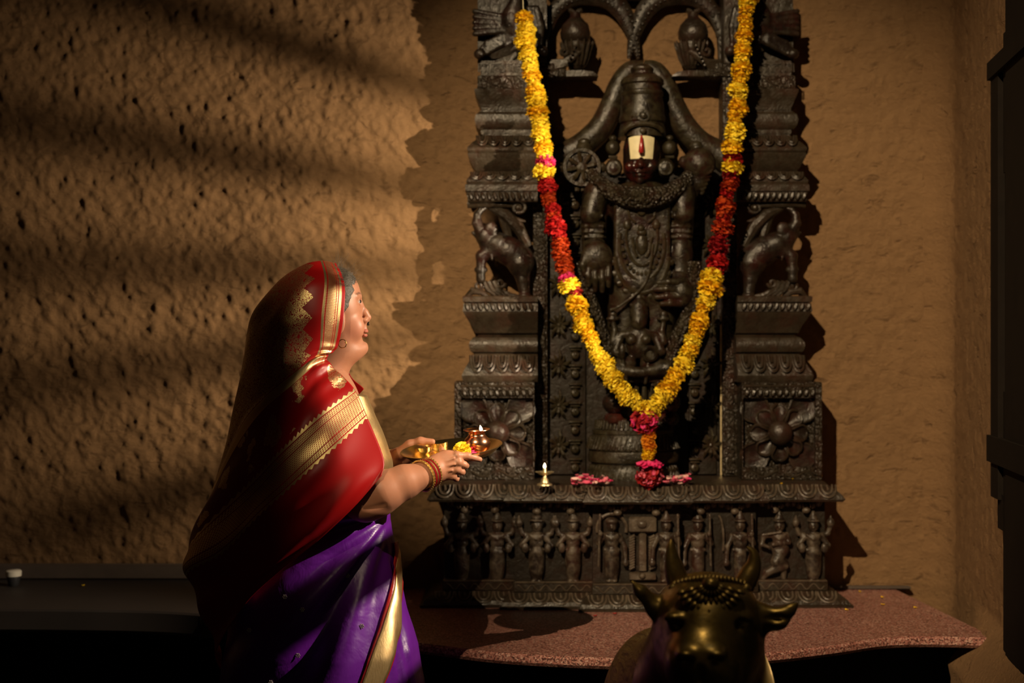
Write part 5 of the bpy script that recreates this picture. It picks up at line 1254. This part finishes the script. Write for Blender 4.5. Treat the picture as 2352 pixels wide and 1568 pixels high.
rings = [np.array([skirt_pt(t, y) for t in np.linspace(-PI, PI, 168, endpoint=False)]) for y in ys]
MB().loft(rings[::-1]).build('sari', PURPLE, wm, True, sharp=180)
def skirt_at(px, y, lift=.004):
    xl, xr = skirt_row(y); c_ = max(-1, min(1, (px-(xl+xr)/2)/((xr-xl)/2))); p = skirt_pt(math.acos(c_), y); t = math.acos(c_)
    return p+np.array((math.cos(t), -math.sin(t), 0))*lift
BR = np.array([(1240, 906, 907.5), (1265, 908, 911.5), (1290, 905, 914), (1350, 894, 918), (1420, 879, 917), (1500, 855, 898), (1568, 831, 873), (1700, 795, 842), (1900, 770, 820)], float)
def strip(name, e0, e1, mat, lift, n=9):
    G = []
    for y in np.linspace(1242, 1890, 90):
        a = np.interp(y, BR[:, 0], BR[:, 1]); b = np.interp(y, BR[:, 0], BR[:, 2]); a, b = a+e0[0], b+e1[0]
        lo = a if e0[1] is None else (b-e0[1] if e0[1] > 0 else a); hi = b
        G.append([skirt_at(lo+(hi-lo)*q, y, lift+.0025*math.sin(q*PI)) for q in np.linspace(0, 1, n)])
    o = MB().grid(np.array(G)).build(name, mat, wm, True, sharp=180); o.modifiers.new('thickness', 'SOLIDIFY').thickness = .0012; return o
strip('sari_edging', (-4, None), (3, None), REDSILK, .0050)
strip('sari_border', (0, None), (0, None), ZARI, .0072)
SILV = simple('silver_thread', (.45, .40, .36), .4, .7)
for x, y in ((713, 1243), (818, 1302), (680, 1343), (722, 1366), (842, 1407), (704, 1470), (600, 1420), (640, 1530)):
    p = skirt_at(x, y, .003); mb = MB()
    for q in range(7):
        a = q*2*PI/6; o_ = np.array((.0042*math.cos(a), 0, .0042*math.sin(a))) if q < 6 else np.zeros(3); mb.ball(p+o_-np.array((0, .001, 0)), (.0022, .0012, .0022), 6, 4)
    mb.build('embroidered_flower', SILV, wm)

# ------------------------------------------------------------------ brass plate with offerings
PC = at(1037, 1034, 3.63)
Rp = Matrix.Rotation(math.radians(-5.4), 3, 'Y') @ Matrix.Rotation(math.radians(6.2), 3, 'X'); RPn = np.array(Rp)
def on(x, y, z=0.0): return PC+RPn @ np.array((x, y, z))
bp = thing('brass_plate', 'round polished brass plate held in both hands', 'plate', PC)
prof = [(.002, -.016), (.090, -.016), (.104, -.010), (.122, .004), (.130, .008), (.1315, .0065), (.124, .001), (.106, -.0135), (.091, -.0185), (.002, -.0185)]
MB().lathe(prof, PC, 48, M=RPn).build('dish', BRASS, bp, True, sharp=60)
def ray_on(px, py, z=0.0):
    """point on the plate plane (height z above its rim centre) seen at px, py"""
    n = RPn @ np.array((0, 0, 1.0)); d = at(px, py, 1.0)-np.array((0, 0, CAMZ)); o = np.array((0, 0, CAMZ)); c = PC+n*z
    return o+d*((c-o) @ n)/(d @ n)
pp = at(1096, 1034, 3.625); fl_ = -.016; loc = RPn.T @ (pp-PC); pb = on(loc[0], loc[1], fl_)
pot = thing('copper_pot', 'small polished copper pot with burning wick on the brass plate', 'pot', pb)
S = 3.63/F; upv = np.array(Matrix.Rotation(math.radians(-2), 3, 'Y') @ Matrix.Rotation(math.radians(4.5), 3, 'X'))
prof = [(.010, 0), (16*S, 0), (18*S, 2*S), (25*S, 9*S), (30*S, 19*S), (31*S, 27*S), (28*S, 36*S), (21*S, 43*S), (18.5*S, 47*S), (19*S, 51*S), (24*S, 55*S), (31*S, 57.5*S), (30.6*S, 58.6*S), (23*S, 56.5*S), (17*S, 51*S), (17*S, 46*S), (25*S, 38*S), (24*S, 30*S), (.010, 24*S)]
MB().lathe(prof, pb, 36, M=upv).build('vessel', COPPER, pot, True, sharp=60)
mb = MB(); mb.ball(pb+upv @ np.array((0, 0, 40*S)), (20*S, 20*S, 3*S), 16, 6); mb.build('oil', simple('lamp_oil', (.10, .05, .015), .08), pot)
fp = pb+upv @ np.array((11*S, 3*S, 54*S)); MB().tube([pb+upv @ np.array((4*S, 0, 41*S)), fp], .0016, 6).build('wick', IVORY, pot)
flame(pot, fp-np.array((0, 0, .002)), .0165, -.22)
l = bpy.data.lights.new('flame_glow', 'POINT'); l.energy = .10; l.color = (1, .6, .25); l.shadow_soft_size = .006; lo_ = bpy.data.objects.new('flame_glow', l); COL.objects.link(lo_); lo_.location = tuple(fp+np.array((0, -.003, .030)))
mg = link_mesh('marigold', FLW['y'][0], None, ray_on(1061, 1036, .010)+np.array((0, 0, .004)), Matrix.Rotation(.5, 3, 'X'), (.0225, .0225, .0235)); tag(mg, 'round yellow marigold on the brass plate beside the copper pot', 'flower')
for q in range(9):
    o = link_mesh('rose_petal', PET['rpp'[q % 3]][q % 3] if False else PET[('r', 'p', 'r')[q % 3]][q % 3], None, ray_on(1084+random.uniform(-9, 10), 1042+random.uniform(-4, 3), -.004+.004*random.random()), Matrix.Rotation(random.uniform(0, 6), 3, 'Z') @ Matrix.Rotation(random.uniform(-.9, .9), 3, 'X'), .017)
    tag(o, 'pink petal on the brass plate at the front of the copper pot', 'petal', 'petals on the brass plate')
for px, py, r, lab, k in ((975, 1036, .021, 'small brass bowl on the plate, nearest the woman', 'nearest'), (1010, 1026, .021, 'small brass bowl on the plate, between the other bowl and the marigold', 'middle')):
    q_ = ray_on(px, py+6, -.016); b_ = thing('brass_bowl', lab, 'bowl', q_, 'brass bowls on the plate')
    MB().lathe([(.010, 0), (r*.7, .001), (r*.95, .009), (r*1.05, .019), (r*1.0, .0195), (r*.88, .010), (r*.6, .003), (.002, .003)], q_, 24, M=RPn).build('cup', BRASS, b_, True, sharp=60)
    MB().ball(q_+RPn @ np.array((0, 0, .007)), (r*.78, r*.78, .004), 12, 6).build('powder', simple('turmeric' if k == 'middle' else 'vermilion', (.45, .25, .02) if k == 'middle' else (.30, .01, .01), .9), b_)

# ------------------------------------------------------------------ bronze bull in the foreground
YN = 2.72; SN = YN/F
bl = thing('bronze_bull', 'dark bronze sitting bull statue in the foreground, facing the camera', 'statue', (at(1625, 0, 2.95)[0], 2.95, .40))
B = lambda x, y, d=0: at(x, y, YN-d)
s = SDF(at(1370, 1830, 2.7)-np.array((0, .30, 0)), at(1860, 1225, 2.7)+np.array((.10, .65, .0)), .0052); k = .03
s.ell(B(1625, 1385, -.03), (104*SN, .095, 66*SN), k); s.ell(B(1624, 1430, .01), (98*SN, .085, 74*SN), k)         # brow and forehead
s.cone(B(1624, 1430, .02), B(1612, 1500, .085), 88*SN, 68*SN, .04); s.ell(B(1610, 1520, .10), (72*SN, .055, 52*SN), .03)    # face to muzzle
s.ell(B(1622, 1530, .02), (98*SN, .09, 80*SN), .04); s.ell(B(1610, 1560, .09), (62*SN, .055, 40*SN), .03)          # jaw
for q, ex in ((-1, 1548), (1, 1702)):
    s.ell(B(ex, 1418, .072-.01*(q > 0)), (24*SN, .020, 14*SN), .012); s.ell(B(ex-q*3, 1434, .080), (20*SN, .016, 11*SN), .008, None, 'sub'); s.ell(B(ex, 1434, .066), (15*SN, .016, 10*SN), .004)
    s.ell(B(1610+q*34, 1513, .152), (13*SN, .016, 12*SN), .010, None, 'sub'); s.ell(B(1610+q*36, 1500, .142), (20*SN, .020, 10*SN), .012)
s.cone(B(1610, 1536, .158), B(1610, 1566, .150), .004, .004, .010, 'sub')
# ears
s.chain([B(1535, 1415, -.02), B(1505, 1392, -.015), B(1472, 1358, -.01), B(1450, 1333, -.005)], [.014, .0185, .0125, .003], .008)
s.chain([B(1718, 1408, -.02), B(1750, 1412, -.01), B(1788, 1420, .0), B(1815, 1400, .0), B(1834, 1384, .0)], [.014, .019, .020, .011, .003], .008)
s.ell(B(1488, 1384, .016), (26*SN, .012, 5*SN), .005, frame(B(1450, 1333)-B(1505, 1392)), 'sub'); s.ell(B(1780, 1420, .018), (34*SN, .012, 8*SN), .006, None, 'sub')
# neck, shoulders, back
s.chain([B(1625, 1470, -.06), B(1605, 1600, -.20), B(1600, 1720, -.30)], [.11, .145, .17], .05); s.ell(at(1548, 1625, 3.06), (.155, .22, .170), .05); s.ell(at(1615, 1680, 3.12), (.145, .25, .20), .05); s.ell(at(1520, 1530, 3.06), (.075, .09, .06), .05)
for q in (-1, 1): s.chain([at(1600+q*105, 1720, 2.92), at(1600+q*120, 1820, 2.75), at(1600+q*100, 1835, 2.65)], [.08, .06, .045], .03)
V, Q = s.mesh(); ctr = V[Q].mean(1); mi = ((ctr[:, 1] > 2.86) & (ctr[:, 2] < at(0, 1440, 2.9)[2])).astype(np.int32)
V = V.copy(); V[:, 2] = np.maximum(V[:, 2], .40)
bb = mesh_obj('body', V, np.ascontiguousarray(Q), BRONZE, bl); bb.data.materials.append(BRONZER); bb.data.polygons.foreach_set('material_index', mi)
for pts, nm in (([(1560, 1345, 27, .0), (1550, 1312, 24, .004), (1543, 1276, 16, .008), (1541, 1250, 8, .012), (1542, 1238, 2, .014)], 'horn'), ([(1708, 1345, 26, .0), (1722, 1318, 24, .004), (1732, 1292, 17, .008), (1730, 1268, 10, .012), (1716, 1255, 2, .014)], 'horn')):
    P = catmull(np.array([list(B(x, y, d-.05)) for x, y, r, d in pts]), 16); R = catmull(np.array([[r*SN] for x, y, r, d in pts]), 16)[:, 0]; MB().tube(P, R, 16).build(nm, BRONZE, bl)
mb = MB()
for i, t in enumerate(np.linspace(-1, 1, 19)): mb.ball(B(1630+t*80, 1332+14*t*t-6, .035-.055*t*t), .0062, 8, 6)
for q in (-1, 1):
    for i in range(5): mb.ball(B(1630+q*(84+i*3), 1350+i*14, -.012-.012*i), (.010, .010, .009), 8, 6)
mb.build('rope_band', BRONZE, bl)
mb = MB(); 
for row, (n, r0, sz) in enumerate(((9, 26, 10), (11, 48, 12), (13, 70, 12))):
    for i in range(n):
        t = i/(n-1)*2-1; a = PI/2+t*1.25; x = 1632+r0*math.cos(a)*1.02; y = 1338+r0*math.sin(a)*.90; f = frame(np.array((math.cos(a), -.15, -math.sin(a)*.9)), (0, -1, 0))
        mb.ball(B(x, y, .072-.018*(abs(t)**2)+.004*row-.0*r0), (sz*SN*1.15, sz*SN*.55, .012), 8, 6, f)
mb.ball(B(1632, 1340, .064), (20*SN, .020, 16*SN), 12, 8); mb.ball(B(1628, 1404, .090), (5*SN, .008, 7*SN), 8, 6)
mb.build('forehead_ornament', BRONZE, bl)
pb_ = thing('stone_plinth', 'plain dark stone plinth under the bronze bull', 'plinth', (at(1625, 0, 2.95)[0], 2.95, 0))
c = pb_.location; MB().box((c[0]-.30, 2.56, 0), (c[0]+.30, 3.42, .40), .01).build('block', FLOORM, pb_)
